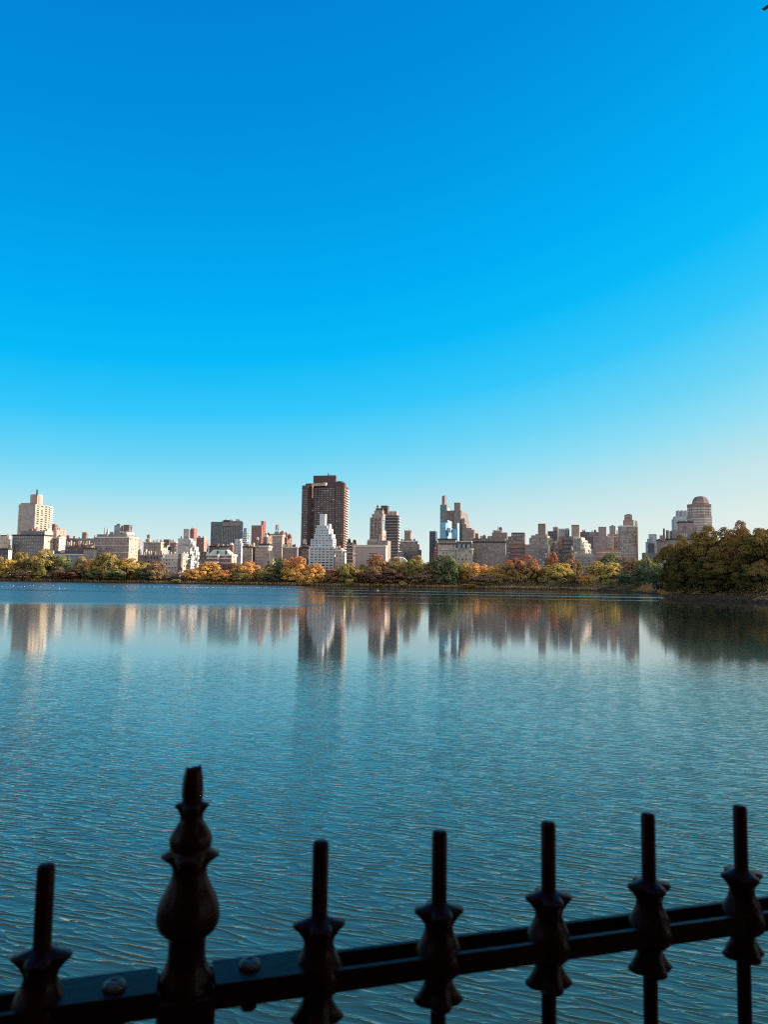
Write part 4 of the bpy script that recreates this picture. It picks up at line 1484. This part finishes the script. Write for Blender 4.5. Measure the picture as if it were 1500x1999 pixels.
arch(b, 'f', .5, .30, 3.2, 10, wall((.09, .22, .30)))
arch(b, 'r', .5, .26, 3.2, 9, wall((.55, .62, .64)))
b.tier('spire', 863.3, 868.5, 873, 968.5, 987, (.20, .165, .165), dD=8, var=.05)
b.bands('pilaster', 0, 1, 1, 18, wall((.28, .24, .24)), .6, 'f', .55, .8)
b.tier('roof', 863.3, 868.5, 873, 966.6, 968.5, m_dark, dD=8.2, taper=.4)
b.tier('crown', 859.6, 872.8, 881, 985, 986.4, (.24, .25, .25), dD=.8)
b.done()
b = Bld('apartment_tower', 'brown grey skyscraper stepping down to the right, with a plain square penthouse', 1050, rot=15)
b.tier('wall', 887, 900.5, 914.2, 996, 1060, (.22, .18, .165), f=(5, 14, .5, .42), r=(5, 14, .42, .4), wm=(.5, .35, .15), var=.06)
b.tier('wing', 871, 887, 889, 996.5, 1060, (.19, .13, .12), dD=5, f=(4, 13, .45, .4), wm=(.5, .4, .1), ground=True)
b.tier('penthouse', 887.2, 899, 900.6, 981.3, 997, (.225, .185, .17), dD=8, var=.05, f=(1, 1, .12, .12))
b.bands('coping', 0, 1, 1, .8, m_dark, .3)
for i, (x0, xs, x1, y) in enumerate(((902, 908, 917.2, 1012), (904, 911, 921.8, 1023), (907, 921, 927, 1030.5), (903, 926, 933.5, 1034))):
    b.tier('setback', x0, xs, x1, y, 1060, (.245, .195, .17), dD=-3 - i * 3, f=(3 + i, 7, .4, .4), r=(2, 6), ground=True)
b.done()
b = Bld('apartment_building', 'brown house wrapped in pale blue scaffold netting below the arched tower', 720, rot=15)
b.tier('wall', 859.5, 871, 881, 1020, 1062, m_net)
b.tier('netting', 873.2, 875, 882.6, 1015.2, 1062, m_net2, dD=9, ground=True)
b.tier('netting', 882.8, 894, 897.4, 1032.5, 1062, m_net, dD=-2, ground=True)
b.tier('netting', 892.2, 894, 897, 1020.5, 1034, m_net2, dD=8)
b.bands('string_course', 0, 5, 3, .4, m_net2, .3)
b.tier('parapet', 875, 880, 884.5, 1030.5, 1036, m_net2, dD=-5)
b.done()
b = Bld('mansion', 'grey limestone apartment house with dark cornice below the blue netting', 655, rot=15)
b.tier('wall', 855.5, 890.5, 892, 1052, 1098, LIME, f=(5, 6, .5, .46, 1), wm=(.35, .3, .35), corn=2)
b.tier('attic', 857, 890, 891.6, 1055, 1060.5, (.10, .085, .082), dD=-.9, f=(9, 1, .4, .6), wm=(.1, .3, .6))
b.bands('string_course', 3, 15, 2, .8, m_trim, .4)
b.done()
b = Bld('mansion', 'limestone house under a dark slate mansard with three pedimented dormers', 648, rot=15)
b.tier('wall', 891.5, 923, 924, 1071, 1104, (.33, .30, .27), f=(4, 4, .4, .5), wm=(.5, .3, .2), corn=1)
b.tier('roof', 891.5, 922.5, 923.5, 1058, 1071, m_slate, dD=1, taper=.93)
for x in (894.5, 903.4, 911.8):
    b.tier('dormer', x, x + 5.6, x + 6, 1062.5, 1069.5, (.20, .21, .20), dD=-.3, f=(1, 1, .6, .6, .4), wm=(.1, .2, .7), ground=False)
    b.tier('pediment', x - .3, x + 5.9, x + 6.3, 1060, 1062.5, m_slate, dD=-.2, taper=.25)
b.tier('setback', 893, 921, 923, 1056, 1059, CREAM, dD=5)
b.bands('string_course', 4, 1, 1, 1, m_trim, .4)
b.done()
b = Bld('apartment_building', 'long brown brick block with rows of small paired windows at centre right', 655, rot=15)
b.tier('wall', 923.8, 988, 990.5, 1057.5, 1106, (.225, .19, .175), f=(20, 7, .34, .42, 1.2), wm=(.5, .18, .32), corn=2)
b.tier('setback', 924.5, 987, 990, 1051, 1058, (.21, .165, .15), dD=3, f=(13, 1, .2, .4)).clutter(9, 211, 2.8)
b.tier('penthouse', 961, 990.5, 992.2, 1039.5, 1052, (.225, .165, .145), dD=8, f=(6, 1, .3, .3)).clutter(4, 212, 2)
b.tier('penthouse', 967, 979, 982.5, 1035.5, 1041, (.28, .20, .17), dD=10)
b.tank(978, 1028.5, 1034, 1036, 7, m_steel, dD=13)
b.mast(973, 1027, 1036, .3, dD=12)
b.lathe_part('turret', 931.5, [(3.4, 1052), (3.4, 1042.5), (3.6, 1042.2), (2, 1041), (.2, 1040.6)], wall((.27, .18, .15)), dD=7)
b.lathe_part('turret', 946, [(2.6, 1052), (2.6, 1046), (2.2, 1044.5), (.2, 1043.6)], wall((.20, .16, .14)), dD=9)
b.done()
b = Bld('apartment_building', 'dark red brown house with pale windows behind the planted roof terrace', 790, rot=15)
b.tier('wall', 989, 1024, 1026.5, 1047, 1090, (.175, .13, .125), f=(8, 6, .42, .5), wm=(.2, .2, .6))
b.tier('setback', 999, 1025, 1026.5, 1039.5, 1060, (.19, .145, .135), dD=4, f=(7, 2, .45, .45), wm=(.1, .2, .7))
b.bands('string_course', 1.2, 1, 1, 1, wall((.10, .07, .07)), .5)
b.done()
b = Bld('apartment_building', 'rose brick house with a sunlit autumn planted roof terrace behind the russet tree', 670, rot=15)
b.tier('wall', 996.5, 1024.5, 1027.5, 1064, 1100, (.27, .175, .155), f=(4, 5, .6, .4), wm=(.55, .35, .1)).bands('balcony', 5, 7, 4, 1, wall((.36, .24, .21)), .9)
pl, W, P, zt, zb, D, o = b.last
hv, hf = [], []
for k in range(900):
    p = pl[0] + b.tan * rnd.uniform(.3, W) + b.inw * rnd.uniform(.2, 2.4)
    z = zt + abs(rnd.gauss(0, 1.0))
    n = len(hv)
    s = rnd.uniform(.12, .3)
    t = rnd.uniform(0, 3.14)
    hv += [(p[0] - s * math.cos(t), p[1] - s * math.sin(t), z), (p[0], p[1], z - s), (p[0] + s * math.cos(t), p[1] + s * math.sin(t), z), (p[0], p[1], z + s)]
    hf.append((n, n + 1, n + 2, n + 3))
b.put('terrace_plants', hv, hf, LM['orange'])
b.done()
b = Bld('apartment_tower', 'grey beige terraced tower with a plain square penthouse before the round yellow olive tree', 660, rot=15)
b.tier('wall', 1025, 1072.5, 1075, 1063, 1112, (.235, .205, .185), f=(8, 7, .62, .42, 1), wm=(.4, .25, .35), var=.1).bands('string_course', 5.5, 6.4, 7, .9, wall((.30, .265, .24)), .4)
b.tier('setback', 1034, 1070.5, 1073, 1050, 1064, (.235, .205, .18), dD=3, f=(8, 2, .45, .42), wm=(.3, .3, .4))
b.tier('setback', 1037.5, 1068.5, 1071, 1045, 1051, (.23, .195, .17), dD=6, f=(6, 1, .3, .4)).clutter(4, 221, 2)
b.tier('penthouse', 1051, 1065.5, 1067.4, 1022.3, 1046, (.235, .18, .155), dD=9, f=(2, 2, .15, .15), var=.07)
b.bands('coping', 0, 1, 1, .6, m_dark, .3)
b.tier('bay', 1053, 1070, 1071.5, 1072, 1112, (.14, .14, .145), dD=-2, f=(3, 7, .75, .6), wm=(.4, .2, .4))
b.done()
b = Bld('apartment_building', 'dark slate house with a mauve stack behind the bright stepped terraces', 780, rot=15)
b.tier('wall', 1070, 1089.5, 1092, 1037, 1090, (.10, .09, .10), f=(4, 8, .35, .35))
b.tier('stack', 1080.3, 1090, 1093, 1029, 1040, (.25, .20, .19), dD=4)
b.mast(1086.5, 1026, 1030, .4)
b.done()
b = Bld('apartment_building', 'bright cream stepped terraces catching the sun between two grey towers', 680, rot=34)
b.tier('wall', 1072, 1090, 1091.5, 1063, 1104, (.30, .24, .21), f=(4, 6, .6, .4), wm=(.4, .2, .4))
for i, (x0, xs, x1, y) in enumerate(((1068, 1070, 1074, 1046), (1070, 1073, 1080, 1050), (1072, 1077, 1084, 1056), (1083, 1086, 1091, 1056))):
    b.tier('terrace', x0, xs, x1, y, y + 12, CREAM, dD=5 - i * 1.2, r=(2, 1, .6, .5))
b.done()
b = Bld('apartment_tower', 'pale blue grey tower with wide balcony bands and a rose stack', 690, rot=15)
b.tier('wall', 1091, 1117, 1119, 1047, 1104, (.24, .215, .215), f=(5, 7, .65, .42), wm=(.35, .4, .25)).bands('balcony', 5, 8, 6, 2, wall((.30, .27, .27)), 1.0, 'f', .3, 1)
b.tier('stack', 1091.5, 1098, 1100.5, 1048, 1072, (.36, .20, .155), dD=-2)
b.tier('penthouse', 1091, 1104, 1106, 1032, 1048, (.36, .38, .41), dD=5, f=(3, 2, .3, .5))
b.tier('penthouse', 1104.5, 1111, 1112.5, 1031, 1048, (.38, .41, .44), dD=8, f=(1, 2, .5, .35), wm=(.9, .1, 0))
b.done()
b = Bld('apartment_tower', 'greenish grey stepped tower with a tan square shaft and cream sunlit terraces', 670, rot=15)
b.tier('wall', 1117, 1136, 1141, 1074, 1112, (.225, .225, .205), f=(5, 6, .35, .4), wm=(.5, .2, .3))
b.tier('setback', 1119, 1134, 1137, 1052.5, 1075, (.22, .225, .205), dD=3, f=(4, 4, .35, .4))
b.tier('roof_tower', 1116.5, 1131.5, 1133.2, 1024.5, 1053, (.30, .235, .20), dD=7, var=.07)
b.bands('coping', 0, 1, 1, .6, m_dark, .3)
b.turn(34)
for i, (x0, xs, x1, y) in enumerate(((1120, 1132, 1133.5, 1047), (1133, 1136, 1143, 1049), (1134, 1138, 1148, 1054), (1135, 1141, 1154, 1060), (1136, 1143, 1158, 1070))):
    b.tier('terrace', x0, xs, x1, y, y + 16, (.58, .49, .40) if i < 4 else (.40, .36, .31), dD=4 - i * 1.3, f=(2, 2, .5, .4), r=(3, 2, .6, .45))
b.done()
b = Bld('apartment_building', 'lower grey beige house with dark square windows left of the broad yellow gold tree', 640, rot=15)
b.tier('wall', 1120, 1162, 1166, 1084, 1134, (.26, .235, .22), f=(6, 8, .5, .45, 1), wm=(.75, .15, .1))
b.tier('setback', 1121, 1160, 1164, 1081, 1085, (.28, .25, .235), dD=3).clutter(5, 231, 2)
b.done()
b = Bld('apartment_building', 'long dark slate house on the skyline behind the cream terraces at right', 900, rot=15)
b.tier('wall', 1132, 1168, 1170, 1038.5, 1095, (.115, .10, .11), f=(9, 10, .35, .35)).clutter(7, 241, 2.6, [SLATE, TAUPE, MAUVE])
b.mast(1161.5, 1033.5, 1039, .3)
b.done()
b = Bld('apartment_tower', 'lilac grey tower with a flat square top, left of the pink house', 800, rot=15)
b.tier('wall', 1159, 1187, 1190, 1046, 1098, (.285, .235, .24), f=(7, 8, .35, .42), wm=(.4, .4, .2))
b.tier('roof_tower', 1169.3, 1184.5, 1187, 1028.5, 1047, (.27, .21, .205), dD=5, var=.07)
b.bands('coping', 0, 1, 1, .6, m_dark, .3)
b.tier('shoulder', 1151, 1170, 1171, 1039, 1047, (.24, .21, .22), dD=9)
b.done()
b = Bld('apartment_building', 'pink house with cream bay and a low pyramid capped stack', 770, rot=15)
b.tier('wall', 1187.5, 1211, 1213, 1042.5, 1098, (.34, .19, .15), f=(6, 8, .4, .42), wm=(.4, .4, .2)).bands('string_course', 4, 1, 1, 1.2, m_trim, .5)
b.tier('bay', 1189, 1200, 1203, 1047, 1074, (.42, .33, .28), dD=-3, f=(3, 4, .4, .45))
b.tier('stack', 1191, 1202.5, 1204.2, 1026.8, 1044, (.27, .215, .20), dD=6, var=.07)
b.tier('roof', 1190.8, 1202.7, 1204.6, 1025, 1026.8, m_dark, dD=6, taper=.2)
b.tier('chimney', 1205, 1207, 1208.5, 1035.5, 1044, TAUPE, dD=5)
b.done()
b = Bld('row_house', 'low rose brick house between the grey beige house and the tan stepped tower', 650, rot=15)
b.tier('wall', 1165, 1214, 1216, 1074, 1112, (.32, .185, .155), f=(9, 5, .4, .4)).bands('string_course', 4, 8, 3, 1, m_trim, .3)
b.tier('setback', 1182, 1196, 1198, 1069, 1075, BRICK, dD=4)
b.done()
b = Bld('apartment_tower', 'tall tan stepped tower with a square shaft and a pale roof tank at right', 690, rot=5)
b.tier('wall', 1212, 1244, 1258.5, 1060, 1100, (.245, .225, .205), f=(6, 7, .62, .42), r=(3, 7, .5, .4), wm=(.2, .3, .5))
b.tier('setback', 1212.5, 1244, 1256, 1045, 1061, (.25, .225, .20), dD=2.5, f=(6, 3, .5, .42), r=(3, 3), wm=(.3, .3, .4))
b.tier('setback', 1213, 1243.5, 1253, 1026.5, 1046, (.25, .22, .195), dD=5, f=(6, 4, .5, .42), r=(3, 4), wm=(.4, .3, .3), corn=1)
b.tier('shoulder', 1220.5, 1238, 1240.5, 1015, 1028, (.28, .20, .165), dD=8)
b.tier('roof_tower', 1222, 1235, 1237.8, 1004.8, 1016, (.28, .20, .165), dD=9, f=(1, 1, .2, .35), var=.07)
b.tier('roof', 1222.3, 1235, 1237.6, 1003.5, 1004.8, m_dark, dD=9.5, taper=.5)
b.tier('pilaster', 1244.2, 1246.2, 1248, 1028, 1100, (.36, .22, .15), dD=-1)
b.tank(1243, 1015.5, 1022, 1027, 5.8, m_tankp, dD=9)
b.done()
b = Bld('office_tower', 'pale distant slab tower in the dip of the skyline at right', 1500, rot=10)
b.tier('wall', 1269, 1283, 1285.3, 1042.5, 1100, (.36, .36, .37), f=(5, 14, .5, .4), wm=(.1, .6, .3), var=.05)
b.tier('shoulder', 1282, 1287.5, 1289, 1057, 1100, (.42, .40, .38), dD=-6, ground=True)
b.done()
b = Bld('office_tower', 'blue grey stepped tower before the pale distant slab', 1300, rot=10)
b.tier('wall', 1263, 1276, 1277.5, 1058, 1100, (.20, .235, .28), f=(4, 10, .5, .4), wm=(.2, .6, .2), var=.05)
b.tier('setback', 1265.5, 1275, 1276.8, 1052, 1060, (.22, .26, .31), dD=4)
b.tier('setback', 1270.5, 1275.5, 1276.8, 1049, 1054, (.20, .24, .29), dD=8)
b.done()
b = Bld('office_tower', 'dark slate blue block in the dip of the skyline above the dull green tree', 1000, rot=10)
b.tier('wall', 1267.5, 1278.5, 1280, 1061, 1098, (.06, .068, .085), var=.05, f=(4, 8, .4, .3))
b.tier('podium', 1258, 1291, 1293, 1079, 1100, (.15, .165, .18), dD=-20, f=(9, 3, .4, .4), ground=True)
b.done()
b = Bld('apartment_building', 'mauve brown house with an arched upper block and chimneys left of the domed tower', 640, rot=12)
b.tier('wall', 1290.5, 1364, 1367, 1052, 1100, (.25, .20, .19), f=(12, 6, .45, .42), wm=(.4, .4, .2), corn=2)
b.tier('setback', 1290, 1300, 1301.5, 1045, 1053, (.20, .15, .145), dD=2, f=(2, 1))
b.tier('chimney', 1296.5, 1299, 1300, 1031.5, 1047, (.13, .10, .10), dD=4)
b.tier('chimney', 1302.5, 1307, 1308.2, 1035, 1050, (.18, .14, .135), dD=4)
b.tier('attic', 1312.5, 1352, 1354, 1035.5, 1053, (.20, .17, .17), dD=4, f=(10, 1, .5, .5), wm=(.1, .3, .6))
b.tier('upper_block', 1327, 1353.5, 1356, 1018.2, 1040, (.28, .215, .20), dD=7, corn=2)
arch(b, 'f', .40, .12, 8, 16, wall((.20, .15, .145)))
b.tier('shoulder', 1352, 1362, 1364, 1026, 1053, (.30, .23, .21), dD=9, f=(2, 2))
b.done()
b = Bld('office_tower', 'pale grey blue stepped tower with rounded bays behind the arched block', 1150, rot=8)
b.tier('wall', 1316.5, 1341, 1344, 1013, 1070, (.33, .36, .40), f=(7, 12, .4, .5), wm=(.2, .6, .2), var=.05)
b.tier('setback', 1319, 1341, 1343.5, 1008, 1014, (.33, .36, .40), dD=4)
b.tier('setback', 1323.5, 1341.5, 1343.6, 997, 1009, (.34, .37, .41), dD=7, f=(4, 2, .35, .6), wm=(.2, .7, .1))
for x, w in ((1326, 2.3), (1333.5, 3.2), (1340.5, 2.6)):
    b.lathe_part('bay', x, [(w, 1016), (w, 998), (w * .85, 996.6), (w * .3, 996)], wall((.33, .36, .40), .05), dD=8)
b.done()
b = Bld('domed_tower', 'round shouldered banded tower with a faceted mansard dome at right', 860, rot=8)
prof = [(23.6, 1085), (23.6, 987)]
b.lathe_part('body', 1367.8, [(24.6, 1085), (24.6, 1009), (23.3, 1008.6), (23.3, 987)], wall((.27, .20, .175), .08), dD=20, n=8, smooth=False)
for k in range(14):
    y = 992.5 + k * 5.1
    w = 23.45 if y < 1008.4 else 24.75
    b.lathe_part('window_band', 1367.8, [(w, y + 2.7), (w, y)], m_pale_pane if k < 2 else wall((.37, .36, .355), .25), dD=20, n=8, smooth=False)
for a_ in range(8):
    D = b.D + 20
    c = b.cx[(1367.8, 20)]
    R_ = px2m(24.9, D)
    for s_ in (.33, .67):
        t0, t1 = a_ * math.pi / 4, (a_ + 1) * math.pi / 4
        p = np.array([R_ * math.cos(t0), R_ * math.sin(t0)]) * (1 - s_) + np.array([R_ * math.cos(t1), R_ * math.sin(t1)]) * s_
        if p[1] > 2:
            continue
        d = np.array([math.cos(t1) - math.cos(t0), math.sin(t1) - math.sin(t0)])
        d /= np.linalg.norm(d)
        nn = np.array([d[1], -d[0]])
        q = c[:2] + p
        for pa in ([q - d * .3 - nn * .55, q + d * .3 - nn * .55, q + d * .3 - nn * 1.2, q - d * .3 - nn * 1.2],):
            b.put('mullion', *boxp(pa, 6, at(1367.8, 989, D)[2]), wall((.25, .155, .13), .08))
b.lathe_part('parapet', 1367.8, [(23.9, 988.6), (23.9, 985.4), (22.6, 985.3)], wall((.24, .17, .155)), dD=20, n=8, smooth=False)
b.lathe_part('dome', 1368.5, [(16.4, 988), (16.4, 980.5), (16.0, 979.5), (13.4, 974.2), (10.2, 970.4), (8.6, 970.2)], wall((.20, .145, .135)), dD=20, n=8, smooth=False)
b.lathe_part('dome_rib', 1368.5, [(16.7, 983.6), (16.7, 982.6), (16.2, 979.2)], wall((.30, .22, .20)), dD=20, n=8, smooth=False)
b.lathe_part('lantern', 1368.5, [(6.5, 971), (6.5, 969.6), (6, 969.4)], m_dark, dD=20, n=8, smooth=False)
b.done()

# ------------------------------------------------------------------ birds on the water
m_gull = mat('white_feathers', (.80, .80, .78), .8, .2)
m_wing = mat('grey_feathers', (.35, .36, .38), .8, .2)
m_duck = mat('brown_feathers', (.06, .05, .045), .8, .2)


def bird_mesh(name, mats, s=1.0):
    ps = [tube([(-.30, 0, .10), (-.22, 0, .09), (-.05, 0, .07), (.12, 0, .08), (.24, 0, .11), (.27, 0, .16), (.27, 0, .22), (.31, 0, .235), (.36, 0, .225)],
               [.015, .06, .115, .12, .075, .05, .05, .045, .012], 8)]
    V, Fc = merge(ps)
    return [(v[0] * s, v[1] * s, v[2] * s) for v in V], Fc


first = None
gulls = []
for x0, x1, y0, y1, n in ((2, 60, 1142.5, 1146, 10), (60, 130, 1143, 1149, 7), (175, 275, 1143.5, 1147, 6), (268, 330, 1145.5, 1146.6, 13), (330, 400, 1146, 1147.2, 20), (395, 440, 1146.8, 1148, 12), (444, 520, 1147.3, 1148.3, 20), (526, 566, 1148, 1149, 9)):
    for k in range(n):
        gulls.append((x0 + (x1 - x0) * (k + rnd.uniform(.1, .9)) / n, rnd.uniform(y0, y1)))
LABG = {0: 'small white gull floating on the far water in the loose line at left', 1: 'small white gull in the dense floating line below the orange trees'}
for x, y in gulls:
    p = water_at(x, y)
    late = x > 268
    if first is None:
        o = link('gull', *bird_mesh('gull', None, 0.8), m_gull, smooth=True)
        first = o
    else:
        o = first.copy()
        COL.objects.link(o)
    o.location = (p[0], p[1], 0)
    o.rotation_euler = (0, 0, rnd.uniform(0, 6.28))
    s = rnd.uniform(.75, 1.15)
    o.scale = (s, s, s)
    tag(o, LABG[int(late)], 'bird', 'gulls floating near the far shore, dense line' if late else 'gulls floating near the far shore, loose line')
for i, (x, y, m, lb) in enumerate(((734, 1151.5, m_duck, 'dark duck swimming below the low brick red tree'), (738.5, 1153, m_gull, 'pale bird swimming just right of the dark duck'))):
    p = water_at(x, y)
    o = link('duck', *bird_mesh('duck', None, 1.9), m, smooth=True)
    o.location = (p[0], p[1], 0)
    o.rotation_euler = (0, 0, 2.8)
    tag(o, lb, 'bird')

# ------------------------------------------------------------------ tree overhanging the path: shades the railing, one twig reaches the frame corner
r = root('overhanging_tree', (7.5, 1.0, H - 1.7), 'leafy tree leaning over the path, a twig showing in the top right corner', 'tree')
V, Fc = merge([tube([(0, 0, -.2), (.1, 0, 2), (0, .2, 4), (-.2, .5, 6.5)], [.30, .24, .20, .10], 10),
               tube([(0, .2, 4), (-1.2, 1.0, 5.2), (-2.6, 2.4, 5.9)], [.13, .09, .05]), tube([(0, .1, 3.2), (1.0, .5, 4.6), (2, 1, 5.6)], [.12, .08, .04])])
link('trunk', V, Fc, m_trunk, r)
me = leaf_mesh('crown', 60, 330, .021, seed=200)
me.materials.append(LM['green'])
c = bpy.data.objects.new('crown', me)
COL.objects.link(c)
c.parent = r
c.location = (.8, 1.6, 6.0)
c.scale = (3.9, 4.2, 3.0)
tipw = at(1490, -11, 4.6) - np.array([7.5, 1.0, H - 1.7])
V, Fc = tube([(-1.2, 1.0, 5.2), (-3.2, 2.4, 6.4), tuple(np.array([-.2, .1, .45]) + tipw), tuple(tipw)], [.05, .03, .012, .003], 6)
br = link('branch', V, Fc, m_trunk, r)
lv, lf = [], []
for k in range(46):
    t = rnd.random()
    base_ = tipw + np.array([rnd.uniform(-.05, .35), rnd.uniform(-.15, .15), rnd.uniform(.0, .45)]) if k > 4 else tipw + np.array([rnd.uniform(-.012, .02), 0, rnd.uniform(-.004, .012)])
    s = rnd.uniform(.022, .04) if k > 4 else .010
    d1 = np.array([rnd.gauss(0, 1), rnd.gauss(0, 1), rnd.gauss(0, 1)])
    d1 /= np.linalg.norm(d1)
    d2 = np.cross(d1, [0.3, 1, .2])
    d2 /= np.linalg.norm(d2)
    n = len(lv)
    lv += [base_ - d1 * s, base_ + d2 * s * .5, base_ + d1 * s, base_ - d2 * s * .5]
    lf.append((n, n + 1, n + 2, n + 3))
link('leaves', lv, lf, LM['shade'], r)

# unseen foliage added behind the path to keep the sky off the railing
wv = leaf_mesh('woodland_blocker', 130, 150, .035, seed=300)
wv.materials.append(LM['shade'])
w = bpy.data.objects.new('woodland_blocker', wv)
COL.objects.link(w)
w.location = (0, -9, 9)
w.scale = (26, 5, 13)
w['kind'] = 'stuff'
